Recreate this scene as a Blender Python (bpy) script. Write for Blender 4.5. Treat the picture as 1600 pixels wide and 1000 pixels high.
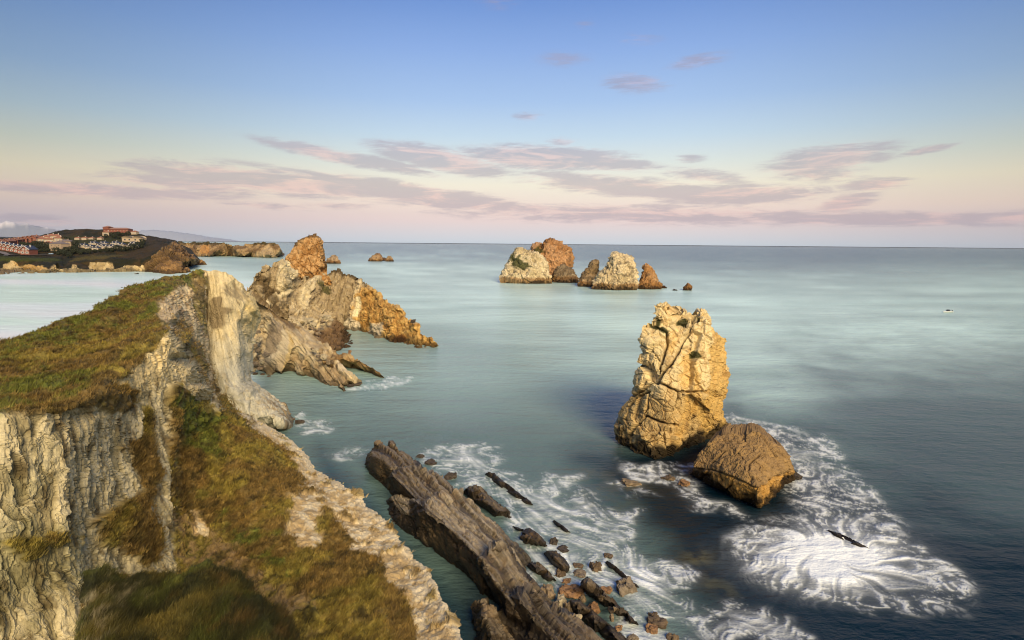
import bpy, math, random
import numpy as np
from mathutils import Matrix, Vector
from mathutils.geometry import delaunay_2d_cdt

# ------------------------------------------------------------------ camera
H = 36.0                       # eye height above the sea, metres
F = 888.0                      # focal length in photo pixels (1600 wide)
PITCH = math.radians(7.69)
ROLL = math.radians(0.49)
scene = bpy.context.scene
for o in list(bpy.data.objects):
    bpy.data.objects.remove(o)
cam_data = bpy.data.cameras.new('camera')
cam = bpy.data.objects.new('camera', cam_data)
scene.collection.objects.link(cam)
CM = Matrix.Rotation(math.pi / 2 - PITCH, 3, 'X') @ Matrix.Rotation(ROLL, 3, 'Z')
cam.matrix_world = Matrix.Translation((0, 0, H)) @ CM.to_4x4()
cam_data.sensor_width = 36.0
cam_data.lens = 36.0 * F / 1600.0
cam_data.clip_start = 0.3
cam_data.clip_end = 120000
scene.camera = cam

# ------------------------------------------------------------------ sun, view
SUN_EL = math.radians(33)
SUN_AZ = math.radians(157)      # clockwise from +Y (view direction); behind the camera, to the right
sun_data = bpy.data.lights.new('sun', 'SUN')
sun_data.energy = 5.0
sun_data.angle = math.radians(28.0)
sun_data.color = (1.0, 0.80, 0.52)
sun = bpy.data.objects.new('sun', sun_data)
scene.collection.objects.link(sun)
sd = Vector((math.sin(SUN_AZ) * math.cos(SUN_EL), math.cos(SUN_AZ) * math.cos(SUN_EL), math.sin(SUN_EL)))
sun.rotation_euler = sd.to_track_quat('Z', 'Y').to_euler()
vs = scene.view_settings
vs.view_transform = 'Standard'
vs.look = 'None'
vs.exposure = 0.15
vs.gamma = 1.0
vs.use_curve_mapping = False
scene.render.engine = 'CYCLES'
scene.render.filter_size = 1.1
scene.cycles.filter_width = 1.1
scene.cycles.use_denoising = True
scene.cycles.max_bounces = 5
scene.cycles.diffuse_bounces = 2
scene.cycles.glossy_bounces = 3
scene.cycles.volume_bounces = 0

def lin(r, g, b):
    def f(c):
        c = c / 255.0
        return c / 12.92 if c <= 0.04045 else ((c + 0.055) / 1.055) ** 2.4
    return (f(r), f(g), f(b))

CMn = np.array(CM)
def ray(px, py):
    px = np.asarray(px, float); py = np.asarray(py, float)
    v = np.stack([(px - 800) / F, (500 - py) / F, -np.ones_like(px)], -1)
    return v @ CMn.T
def P3(px, py, Y):
    d = ray(px, py)
    d = d / d[..., 1:2]
    p = d * np.asarray(Y, float)[..., None]
    p[..., 2] += H
    return p
def Z(px, py, z):
    """photo point at a known height above the sea -> (px, py, forward distance)"""
    d = ray(px, py)
    return (px, py, float((z - H) / (d[2] / d[1])))
def to_px(P):
    q = (P - np.array([0, 0, H])) @ CMn
    return 800 + F * q[:, 0] / -q[:, 2], 500 - F * q[:, 1] / -q[:, 2]

# ------------------------------------------------------------------ sky
world = bpy.data.worlds.new('World')
scene.world = world
world.use_nodes = True
wt = world.node_tree
wt.nodes.clear()
def N(t, typ, **kw):
    n = t.nodes.new(typ)
    for k, v in kw.items():
        setattr(n, k, v)
    return n
def math_node(t, op, a, b=None, c=None, clamp=False):
    n = N(t, 'ShaderNodeMath', operation=op, use_clamp=clamp)
    for i, v in enumerate((a, b, c)):
        if v is None: continue
        if isinstance(v, (int, float)): n.inputs[i].default_value = v
        else: t.links.new(v, n.inputs[i])
    return n.outputs[0]
def ramp_node(t, fac, stops, interp='LINEAR'):
    n = N(t, 'ShaderNodeValToRGB')
    cr = n.color_ramp
    cr.interpolation = interp
    while len(cr.elements) > len(stops): cr.elements.remove(cr.elements[-1])
    while len(cr.elements) < len(stops): cr.elements.new(0.5)
    for e, (p, c) in zip(cr.elements, stops):
        e.position = p
        e.color = (*c, 1) if len(c) == 3 else c
    t.links.new(fac, n.inputs[0])
    return n.outputs[0]
def mix_rgb(t, fac, a, b, mode='MIX'):
    n = N(t, 'ShaderNodeMix', data_type='RGBA', blend_type=mode)
    for s, v in ((0, fac), (6, a), (7, b)):
        if isinstance(v, (int, float)): n.inputs[s].default_value = v
        elif isinstance(v, tuple): n.inputs[s].default_value = (*v, 1)
        else: t.links.new(v, n.inputs[s])
    return n.outputs[2]

def px_to_azel(px, py):
    d = ray(px, py)
    return math.atan2(d[0], d[1]), math.atan2(d[2], math.hypot(d[0], d[1]))
def build_sky():
    t = wt
    tc = N(t, 'ShaderNodeTexCoord')
    sep = N(t, 'ShaderNodeSeparateXYZ')
    t.links.new(tc.outputs['Generated'], sep.inputs[0])
    x, y, z = sep.outputs
    hyp = math_node(t, 'SQRT', math_node(t, 'ADD', math_node(t, 'MULTIPLY', x, x), math_node(t, 'MULTIPLY', y, y)))
    el = math_node(t, 'ARCTAN2', z, hyp)
    az = math_node(t, 'ARCTAN2', x, y)
    eldeg = math_node(t, 'DIVIDE', el, math.pi / 2)
    def e(py):
        return max(0.0, px_to_azel(800, py)[1]) / (math.pi / 2)
    center = [(0.0, lin(212, 222, 230)), (e(368), lin(226, 224, 228)), (e(345), lin(248, 224, 218)), (e(325), lin(252, 230, 216)),
              (e(290), lin(250, 242, 220)), (e(255), lin(226, 234, 228)), (e(215), lin(198, 220, 236)), (e(160), lin(168, 198, 236)),
              (e(80), lin(140, 174, 228)), (e(0), lin(110, 148, 212)), (0.40, lin(88, 130, 205)), (0.7, lin(66, 105, 180)), (1.0, lin(55, 92, 165))]
    base = ramp_node(t, eldeg, center)
    # towards the sides the band over the horizon turns duller and more olive
    side = [(0.0, lin(172, 178, 190)), (e(345), lin(198, 180, 180)), (e(325), lin(212, 190, 174)), (e(290), lin(206, 196, 168)),
            (e(255), lin(176, 182, 168)), (e(215), lin(148, 168, 178)), (e(160), lin(120, 148, 178)), (e(80), lin(92, 126, 172)),
            (e(0), lin(70, 104, 158)), (0.40, lin(66, 102, 165)), (0.7, lin(58, 92, 155)), (1.0, lin(55, 92, 165))]
    sidec = ramp_node(t, eldeg, side)
    aa = math_node(t, 'ABSOLUTE', math_node(t, 'SUBTRACT', az, 0.06))
    sf = N(t, 'ShaderNodeMapRange', interpolation_type='SMOOTHSTEP')
    t.links.new(aa, sf.inputs[0]); sf.inputs[1].default_value = 0.15; sf.inputs[2].default_value = 0.95
    sf.inputs[3].default_value = 0.0; sf.inputs[4].default_value = 0.95
    col = mix_rgb(t, sf.outputs[0], base, sidec)
    # clouds: wisps in (azimuth, elevation)
    comb = N(t, 'ShaderNodeCombineXYZ')
    t.links.new(az, comb.inputs[0]); t.links.new(el, comb.inputs[1])
    def noise(sx, sy, detail, rough, dist=0.0, off=0.0, rot=0.0):
        mp = N(t, 'ShaderNodeMapping')
        mp.inputs['Scale'].default_value = (sx, sy, 1)
        mp.inputs['Location'].default_value = (off, off * 0.7, off * 0.3)
        mp.inputs['Rotation'].default_value = (0, 0, rot)
        t.links.new(comb.outputs[0], mp.inputs[0])
        n = N(t, 'ShaderNodeTexNoise')
        n.inputs['Scale'].default_value = 1.0; n.inputs['Detail'].default_value = detail
        n.inputs['Roughness'].default_value = rough; n.inputs['Distortion'].default_value = dist
        t.links.new(mp.outputs[0], n.inputs[0])
        return n.outputs[0]
    n1 = noise(9, 62, 8, 0.62, 0.5, 3.1, -0.04)
    n2 = noise(34, 240, 6, 0.72, 0.6, 7.7, 0.10)
    n3 = noise(4, 26, 3, 0.5, 0.2, 1.3)
    blobs = [  # px, py, half width, half height, tilt (down to the right), strength
        (150, 297, 210, 9, 0, 1.0), (300, 288, 120, 10, 3, .9), (420, 284, 170, 15, 4, 1.25), (610, 297, 190, 13, 6, 1.15),
        (520, 243, 90, 9, 9, 1.1), (600, 256, 70, 8, 10, 1.0), (690, 250, 90, 15, 9, 1.25), (850, 247, 110, 15, 2, 1.35), (950, 255, 70, 10, 5, 1.0),
        (960, 290, 140, 14, 5, .95), (1150, 305, 110, 13, 0, 1.15), (1070, 300, 90, 12, 3, .9), (1290, 250, 85, 20, -6, 1.0), (1270, 270, 70, 12, 6, .8),
        (1368, 288, 48, 8, -2, 1.1), (1320, 318, 42, 12, -14, 1.1), (992, 130, 44, 12, 5, .66), (1090, 96, 44, 9, -6, .5),
        (824, 182, 22, 6, 0, .6), (880, 221, 26, 7, 2, .65), (1450, 234, 42, 5, -8, .9), (1078, 248, 22, 6, 0, .7), (1100, 275, 60, 10, 8, .75),
        (740, 320, 220, 9, 3, .8), (1000, 62, 36, 9, 4, .36), (880, 92, 40, 12, 0, .32), (915, 40, 16, 8, 0, .3), (1380, 342, 230, 10, 1, .95),
        (1585, 340, 40, 9, -4, .95), (1000, 335, 320, 14, 1, .8), (420, 322, 70, 5, 2, .6), (530, 322, 60, 5, 0, .6), (780, 3, 40, 10, 0, .3),
        (60, 345, 90, 9, 4, .7)]
    total = None
    for px, py, hw, hh, tilt, s in blobs:
        a0, e0 = px_to_azel(px, py)
        c = math.cos(a0)
        mp = N(t, 'ShaderNodeMapping', vector_type='TEXTURE')
        mp.inputs['Location'].default_value = (a0, e0, 0)
        mp.inputs['Rotation'].default_value = (0, 0, math.radians(-tilt) )
        mp.inputs['Scale'].default_value = (hw / F * c * c * 1.5, hh / F * c * 1.5, 1)
        t.links.new(comb.outputs[0], mp.inputs[0])
        ln = N(t, 'ShaderNodeVectorMath', operation='LENGTH')
        t.links.new(mp.outputs[0], ln.inputs[0])
        mr = N(t, 'ShaderNodeMapRange', interpolation_type='SMOOTHSTEP')
        t.links.new(ln.outputs['Value'], mr.inputs[0])
        mr.inputs[1].default_value = 0.0; mr.inputs[2].default_value = 1.25
        mr.inputs[3].default_value = s; mr.inputs[4].default_value = 0.0
        total = mr.outputs[0] if total is None else math_node(t, 'MAXIMUM', total, mr.outputs[0])
    dens = math_node(t, 'ADD', math_node(t, 'MULTIPLY', total, 0.62), math_node(t, 'MULTIPLY', math_node(t, 'SUBTRACT', n1, 0.5), 1.25))
    dens = math_node(t, 'ADD', dens, math_node(t, 'MULTIPLY', math_node(t, 'SUBTRACT', n2, 0.5), 0.75))
    cm = N(t, 'ShaderNodeMapRange', interpolation_type='SMOOTHSTEP')
    t.links.new(dens, cm.inputs[0]); cm.inputs[1].default_value = 0.02; cm.inputs[2].default_value = 0.50
    gate = N(t, 'ShaderNodeMapRange', interpolation_type='SMOOTHSTEP')
    t.links.new(total, gate.inputs[0]); gate.inputs[1].default_value = 0.02; gate.inputs[2].default_value = 0.35
    cover = math_node(t, 'MULTIPLY', math_node(t, 'MULTIPLY', cm.outputs[0], gate.outputs[0]), 0.56)
    mauve = mix_rgb(t, n3, lin(146, 140, 160), lin(190, 168, 178))
    edge = N(t, 'ShaderNodeMapRange', interpolation_type='SMOOTHSTEP')
    t.links.new(n1, edge.inputs[0]); edge.inputs[1].default_value = 0.36; edge.inputs[2].default_value = 0.54
    ccol = mix_rgb(t, edge.outputs[0], lin(238, 192, 186), mauve)
    col = mix_rgb(t, cover, col, ccol)
    # a little of the physical sky, sun at the same place as the lamp
    st = N(t, 'ShaderNodeTexSky', sky_type='NISHITA')
    st.sun_disc = False; st.sun_elevation = SUN_EL; st.sun_rotation = SUN_AZ
    add = mix_rgb(t, 0.003, (0, 0, 0), st.outputs[0])
    fin = mix_rgb(t, 1.0, col, add, 'ADD')
    bg = N(t, 'ShaderNodeBackground')
    bg.inputs['Strength'].default_value = 0.92
    t.links.new(fin, bg.inputs[0])
    out = N(t, 'ShaderNodeOutputWorld')
    t.links.new(bg.outputs[0], out.inputs[0])
build_sky()
world.cycles.sampling_method = 'MANUAL'
world.cycles.sample_map_resolution = 512

# ------------------------------------------------------------------ noise in numpy
def _hash(ix, iy, iz, seed):
    h = (ix.astype(np.int64) * 374761393 + iy.astype(np.int64) * 668265263 + iz.astype(np.int64) * 2147483647 + seed * 974711) & 0xffffffff
    h = ((h ^ (h >> 13)) * 1274126177) & 0xffffffff
    h = ((h ^ (h >> 16)) * 2246822519) & 0xffffffff
    return (h ^ (h >> 15)) & 0xffffffff
_g = np.random.RandomState(5).normal(size=(1024, 3)); _g /= np.linalg.norm(_g, axis=1, keepdims=True)
_g = _g.astype(np.float32)
def perlin(P, seed=0):
    i = np.floor(P).astype(np.int64)
    f = (P - i).astype(np.float32)
    u = f * f * f * (f * (f * 6 - 15) + 10)
    out = np.zeros(len(P), np.float32)
    for dx in (0, 1):
        wx = u[:, 0] if dx else 1 - u[:, 0]
        for dy in (0, 1):
            wy = u[:, 1] if dy else 1 - u[:, 1]
            for dz in (0, 1):
                wz = u[:, 2] if dz else 1 - u[:, 2]
                g = _g[_hash(i[:, 0] + dx, i[:, 1] + dy, i[:, 2] + dz, seed) & 1023]
                d = g[:, 0] * (f[:, 0] - dx) + g[:, 1] * (f[:, 1] - dy) + g[:, 2] * (f[:, 2] - dz)
                out += wx * wy * wz * d
    return out * 1.6
def fbm(P, seed=0, octv=5, gain=0.5, lac=2.03):
    a, s, out = 1.0, 1.0, 0.0
    for k in range(octv):
        out = out + a * perlin(P * s, seed + k * 17)
        a *= gain; s *= lac
    return out
def ridged(P, seed=0, octv=4, gain=0.5):
    a, s, out = 1.0, 1.0, 0.0
    for k in range(octv):
        out = out + a * (1 - 2 * np.abs(perlin(P * s, seed + k * 31)))
        a *= gain; s *= 2.1
    return out
def voronoi(P, seed=0, tilt=0.6):
    """blocky facets: returns (crack distance, facet height, cell random)"""
    i = np.floor(P).astype(np.int64)
    f = P - i
    n = len(P)
    d1 = np.full(n, 9.0); d2 = np.full(n, 9.0); hh = np.zeros(n); cr = np.zeros(n)
    for dx in (-1, 0, 1):
        for dy in (-1, 0, 1):
            for dz in (-1, 0, 1):
                h = _hash(i[:, 0] + dx, i[:, 1] + dy, i[:, 2] + dz, seed)
                ox = (h & 255) / 255.0 * 0.9; oy = ((h >> 8) & 255) / 255.0 * 0.9; oz = ((h >> 16) & 255) / 255.0 * 0.9
                vx = dx + ox - f[:, 0]; vy = dy + oy - f[:, 1]; vz = dz + oz - f[:, 2]
                d = vx * vx + vy * vy + vz * vz
                r = ((h >> 7) & 1023) / 1023.0
                g = _g[h & 1023]
                fac = r - 0.5 - tilt * (vx * g[:, 0] + vy * g[:, 1] + vz * g[:, 2])
                near = d < d1
                d2 = np.where(near, d1, np.minimum(d2, d))
                hh = np.where(near, fac, hh); cr = np.where(near, r, cr); d1 = np.where(near, d, d1)
    return np.sqrt(d2) - np.sqrt(d1), hh, cr
def sstep(a, b, x):
    t = np.clip((x - a) / (b - a), 0, 1)
    return t * t * (3 - 2 * t)
def rnd1(i, seed=0):
    return (_hash(i, i * 0, i * 0, seed) & 0xffff) / 65535.0
def strata(P, nrm, spacing, seed=0, warp=0.35, wscale=0.08):
    """stepped beds: (height 0..1, bed random)"""
    nrm = np.array(nrm, float); nrm /= np.linalg.norm(nrm)
    s = P @ nrm / spacing + warp * fbm(P * wscale, seed, 3)
    i = np.floor(s).astype(np.int64); f = s - i
    a = rnd1(i, seed); b = rnd1(i + 1, seed)
    k = sstep(0.72, 1.0, f)
    return a * (1 - k) + b * k - 0.35 * np.exp(-((f - 0.86) / 0.07) ** 2), a

# ------------------------------------------------------------------ objects
def tag(o, label=None, cat=None, group=None, kind=None):
    for k, v in (('label', label), ('category', cat), ('group', group), ('kind', kind)):
        if v: o[k] = v
    return o
def empty(name, loc=(0, 0, 0)):
    o = bpy.data.objects.new(name, None)
    scene.collection.objects.link(o)
    o.location = loc
    o.empty_display_size = 0.5
    return o
def mesh_obj(name, V, Fc, mat, parent=None, col=None, smooth=True, loc=None):
    """Fc: (n,3) or (n,4) int array, or list of such arrays"""
    me = bpy.data.meshes.new(name)
    V = np.asarray(V, np.float32)
    fl = Fc if isinstance(Fc, list) else [Fc]
    fl = [np.asarray(a, np.int32) for a in fl if len(a)]
    me.vertices.add(len(V)); me.vertices.foreach_set('co', V.ravel())
    nl = sum(a.size for a in fl); nf = sum(len(a) for a in fl)
    me.loops.add(nl); me.polygons.add(nf)
    me.loops.foreach_set('vertex_index', np.concatenate([a.ravel() for a in fl]))
    st = []; c = 0
    for a in fl:
        st.append(c + np.arange(len(a)) * a.shape[1]); c += a.size
    me.polygons.foreach_set('loop_start', np.concatenate(st).astype(np.int32))
    me.update(calc_edges=True)
    if col is not None:
        at = me.color_attributes.new('Col', 'FLOAT_COLOR', 'POINT')
        cc = np.ones((len(V), 4), np.float32); cc[:, :col.shape[1]] = col
        at.data.foreach_set('color', cc.ravel())
    me.polygons.foreach_set('use_smooth', np.full(nf, smooth))
    if mat: me.materials.append(mat)
    o = bpy.data.objects.new(name, me)
    scene.collection.objects.link(o)
    if loc is not None: o.location = loc
    if parent is not None: o.parent = parent
    return o

def in_poly(px, py, poly):
    inside = np.zeros(px.shape, bool)
    n = len(poly)
    for a in range(n):
        x0, y0 = poly[a][:2]; x1, y1 = poly[(a + 1) % n][:2]
        if y0 == y1: continue
        c = ((y0 > py) != (y1 > py)) & (px < (x1 - x0) * (py - y0) / (y1 - y0) + x0)
        inside ^= c
    return inside
def poly_dist(px, py, poly, closed=True):
    d = np.full(px.shape, 1e9)
    n = len(poly)
    for a in range(n if closed else n - 1):
        x0, y0 = poly[a][:2]; x1, y1 = poly[(a + 1) % n][:2]
        ex, ey = x1 - x0, y1 - y0
        L = ex * ex + ey * ey + 1e-9
        u = np.clip(((px - x0) * ex + (py - y0) * ey) / L, 0, 1)
        d = np.minimum(d, np.hypot(px - x0 - u * ex, py - y0 - u * ey))
    return d
def mask(px, py, poly, soft=3.0, warp=None):
    """soft 0..1 membership of a region given by its outline; warp (same shape) frays the edge"""
    sdist = poly_dist(px, py, poly)
    sdist = np.where(in_poly(px, py, poly), sdist, -sdist)
    if warp is not None: sdist = sdist + warp
    return sstep(-soft, soft, sdist)

def vert_normals(V, quads, tris=None):
    nr = np.zeros((len(V), 3))
    for fc in (quads, tris):
        if fc is None or not len(fc): continue
        a, b, c = V[fc[:, 0]], V[fc[:, 1]], V[fc[:, 2]]
        d = V[fc[:, 3]] if fc.shape[1] == 4 else a
        fn = np.cross(c - a, d - b) if fc.shape[1] == 4 else np.cross(b - a, c - a)
        ln = np.linalg.norm(fn, axis=1, keepdims=True) + 1e-12
        fn = fn / ln * np.sqrt(ln)          # damp very long faces
        for k in range(fc.shape[1]):
            for ax in range(3):
                nr[:, ax] += np.bincount(fc[:, k], fn[:, ax], len(V))
    return nr / (np.linalg.norm(nr, axis=1, keepdims=True) + 1e-12)

def relief(name, outline, ctrl, step, disp, colf, mat, parent=None, back=((4, -1, 1.0),), smooth_it=2, away=None, edges=(), auto=None, bulge=None, grain=.30, smooth=False, sat=None):
    """A solid: its near side passes through the given points (outline + ctrl, each photo px, py and distance), its far side
    is closed by rings going back and down. outline runs once round."""
    pts = [tuple(p) for p in outline] + [tuple(p) for p in ctrl]
    n0 = len(outline)
    v2 = [Vector((p[0], p[1])) for p in pts]
    ed = [(i, (i + 1) % n0) for i in range(n0)]
    for e in edges:
        ed += [(n0 + a, n0 + b) for a, b in zip(e[:-1], e[1:])]
    rv, re_, rf, ov, oe, of = delaunay_2d_cdt(v2, ed, [], 0, 1e-4)
    iv = np.array([1.0 / pts[o[0]][2] if o else 0 for o in ov])
    rvx = np.array([[v.x, v.y] for v in rv])
    for k, o in enumerate(ov):      # crossings made by the triangulation
        if not o:
            d = np.hypot(rvx[:, 0] - rvx[k, 0], rvx[:, 1] - rvx[k, 1]); d[k] = 1e9
            w = 1 / (d ** 2 + 1e-6); w[[j for j in range(len(ov)) if not ov[j]]] = 0
            iv[k] = (w * iv).sum() / w.sum()
    ox = np.array([p[0] for p in outline]); oy = np.array([p[1] for p in outline])
    x0, x1, y0, y1 = ox.min(), ox.max(), oy.min(), oy.max()
    nx = int((x1 - x0) / step) + 3; ny = int((y1 - y0) / step) + 3
    gx, gy = np.meshgrid(x0 - step + np.arange(nx) * step, y0 - step + np.arange(ny) * step)
    ins = in_poly(gx, gy, outline)
    cell = in_poly(gx[:-1, :-1] + step / 2, gy[:-1, :-1] + step / 2, outline)
    cc = np.zeros(gx.shape, int)
    for dy in (0, 1):
        for dx in (0, 1):
            cc[dy:ny - 1 + dy, dx:nx - 1 + dx] += cell
    used = cc > 0
    bnd = used & (cc < 4)
    # snap boundary nodes to the outline
    bx, by = gx[bnd], gy[bnd]
    best = np.full(bx.shape, 1e9); sx = bx.copy(); sy = by.copy()
    for a in range(n0):
        ax_, ay_ = outline[a][:2]; cx, cy = outline[(a + 1) % n0][:2]
        ex, ey = cx - ax_, cy - ay_
        u = np.clip(((bx - ax_) * ex + (by - ay_) * ey) / (ex * ex + ey * ey + 1e-9), 0, 1)
        qx, qy = ax_ + u * ex, ay_ + u * ey
        d = np.hypot(bx - qx, by - qy)
        m = d < best
        best[m] = d[m]; sx[m] = qx[m]; sy[m] = qy[m]
    gx[bnd] = sx; gy[bnd] = sy
    inv = np.zeros(gx.shape); done = np.zeros(gx.shape, bool)
    for tri in rf:
        ids = list(tri)
        for q in range(1, len(ids) - 1):
            A, B, C = rvx[ids[0]], rvx[ids[q]], rvx[ids[q + 1]]
            det = (B[1] - C[1]) * (A[0] - C[0]) + (C[0] - B[0]) * (A[1] - C[1])
            if abs(det) < 1e-9: continue
            lo = np.minimum(np.minimum(A, B), C) - 2 * step; hi = np.maximum(np.maximum(A, B), C) + 2 * step
            ia = max(0, int((lo[0] - x0 + step) / step)); ib = min(nx, int((hi[0] - x0 + step) / step) + 2)
            ja = max(0, int((lo[1] - y0 + step) / step)); jb = min(ny, int((hi[1] - y0 + step) / step) + 2)
            if ia >= ib or ja >= jb: continue
            X = gx[ja:jb, ia:ib]; Yv = gy[ja:jb, ia:ib]
            l1 = ((B[1] - C[1]) * (X - C[0]) + (C[0] - B[0]) * (Yv - C[1])) / det
            l2 = ((C[1] - A[1]) * (X - C[0]) + (A[0] - C[0]) * (Yv - C[1])) / det
            l3 = 1 - l1 - l2
            m = (l1 >= -1e-3) & (l2 >= -1e-3) & (l3 >= -1e-3)
            val = l1 * iv[ids[0]] + l2 * iv[ids[q]] + l3 * iv[ids[q + 1]]
            inv[ja:jb, ia:ib][m] = val[m]; done[ja:jb, ia:ib][m] = True
    fill = used & ~done
    if fill.any():
        fx, fy = gx[fill], gy[fill]
        dd = (fx[:, None] - rvx[None, :, 0]) ** 2 + (fy[:, None] - rvx[None, :, 1]) ** 2
        inv[fill] = iv[dd.argmin(1)]
    for _ in range(smooth_it):
        w = used.astype(float); v = inv * w
        s = v.copy(); c = w.copy()
        for sh, axn in ((1, 0), (-1, 0), (1, 1), (-1, 1)):
            s += np.roll(v, sh, axn); c += np.roll(w, sh, axn)
        sm = s / np.maximum(c, 1)
        inv = np.where(used & ~bnd, sm, inv)
    if bulge:     # (amount, falloff px): rounds the solid towards its outline
        dist = poly_dist(gx, gy, bulge[2] if len(bulge) > 2 else outline, closed=len(bulge) < 3)
        k = 1 - np.clip(dist / bulge[1], 0, 1)
        inv = 1.0 / (1.0 / np.maximum(inv, 1e-6) + bulge[0] * (1 - np.sqrt(np.maximum(0, 1 - k * k))))
    idx = -np.ones(gx.shape, int)
    idx[used] = np.arange(used.sum())
    PX, PY = gx[used], gy[used]
    V = P3(PX, PY, 1.0 / inv[used])
    jj, ii = np.nonzero(cell)
    quads = np.stack([idx[jj, ii], idx[jj + 1, ii], idx[jj + 1, ii + 1], idx[jj, ii + 1]], 1)
    # boundary edges
    e = np.concatenate([quads[:, [0, 1]], quads[:, [1, 2]], quads[:, [2, 3]], quads[:, [3, 0]]])
    nV = len(V)
    key = e[:, 0].astype(np.int64) * nV + e[:, 1]; rkey = e[:, 1].astype(np.int64) * nV + e[:, 0]
    be = e[~np.isin(key, rkey)]
    bv = np.unique(be)
    remap = -np.ones(nV, int); remap[bv] = np.arange(len(bv))
    B0 = V[bv]; cen = B0.mean(0)
    if away is None:
        away = np.array([cen[0], cen[1], 0.0]); away /= np.linalg.norm(away)
    else:
        away = np.array(away, float)
    base = bv; allq = [quads]; allV = [V]; cnt = nV
    PXs, PYs = [PX], [PY]
    for (aw, dn, shr) in back:
        R = cen + (B0 - cen) * np.array([shr, shr, shr if dn >= 0 else 1.0]) + away * aw
        if dn < 0: R[:, 2] = np.minimum(B0[:, 2] + dn, B0[:, 2])
        new = cnt + np.arange(len(bv))
        allq.append(np.stack([be[:, 1] if base is bv else base[remap[be[:, 1]]], be[:, 0] if base is bv else base[remap[be[:, 0]]], new[remap[be[:, 0]]], new[remap[be[:, 1]]]], 1))
        base = new; cnt += len(bv); allV.append(R); PXs.append(PX[bv]); PYs.append(PY[bv])
    cpt = allV[-1].mean(0); allV.append(cpt[None]); PXs.append([PX.mean()]); PYs.append([PY.mean()])
    tris = np.stack([base[remap[be[:, 1]]], base[remap[be[:, 0]]], np.full(len(be), cnt)], 1)
    V = np.concatenate(allV); Q = np.concatenate(allq); PX = np.concatenate(PXs); PY = np.concatenate(PYs)
    nr = vert_normals(V, Q, tris)
    back_m = np.arange(len(V)) >= nV
    d, aux = disp(V, nr, PX, PY)
    dist0 = np.linalg.norm(V - np.array([0, 0, H]), axis=1)
    g0 = np.random.RandomState(len(V) % 9999).normal(size=len(V)) * .5 + perlin(np.stack([PX, PY, 0 * PX], 1) / step / 2.3, 5)
    g0 = np.clip(g0, -1.5, 1.5) * np.minimum(dist0, 420) / F * step * grain
    d = d + g0
    col = colf(V, nr, PX, PY, aux)
    lum = (col @ np.array([.3, .6, .1]))[:, None]
    col = np.clip(lum + (col - lum) * (sat or SAT), .004, .9) * (np.clip(lum / .22, .25, 1.6) ** .42) * .90
    if d.ndim == 1: V = V + nr * d[:, None]
    else: V = V + d
    o = mesh_obj(name, V, [Q, tris], mat, parent, col, smooth=smooth)
    def depth_at(px, py):
        i = int(round((px - x0 + step) / step)); j = int(round((py - y0 + step) / step))
        i = min(max(i, 0), nx - 1); j = min(max(j, 0), ny - 1)
        return 1.0 / inv[j, i] if inv[j, i] > 0 else None
    o_info = dict(V=V, nV=nV, col=col, nr=nr, PX=PX, PY=PY, aux=aux, depth=depth_at)
    return o, o_info
SAT = 1.27
def C(*rgb): return np.array(rgb, float)
def mixc(a, b, k):
    return a * (1 - k[:, None]) + b * k[:, None]

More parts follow.
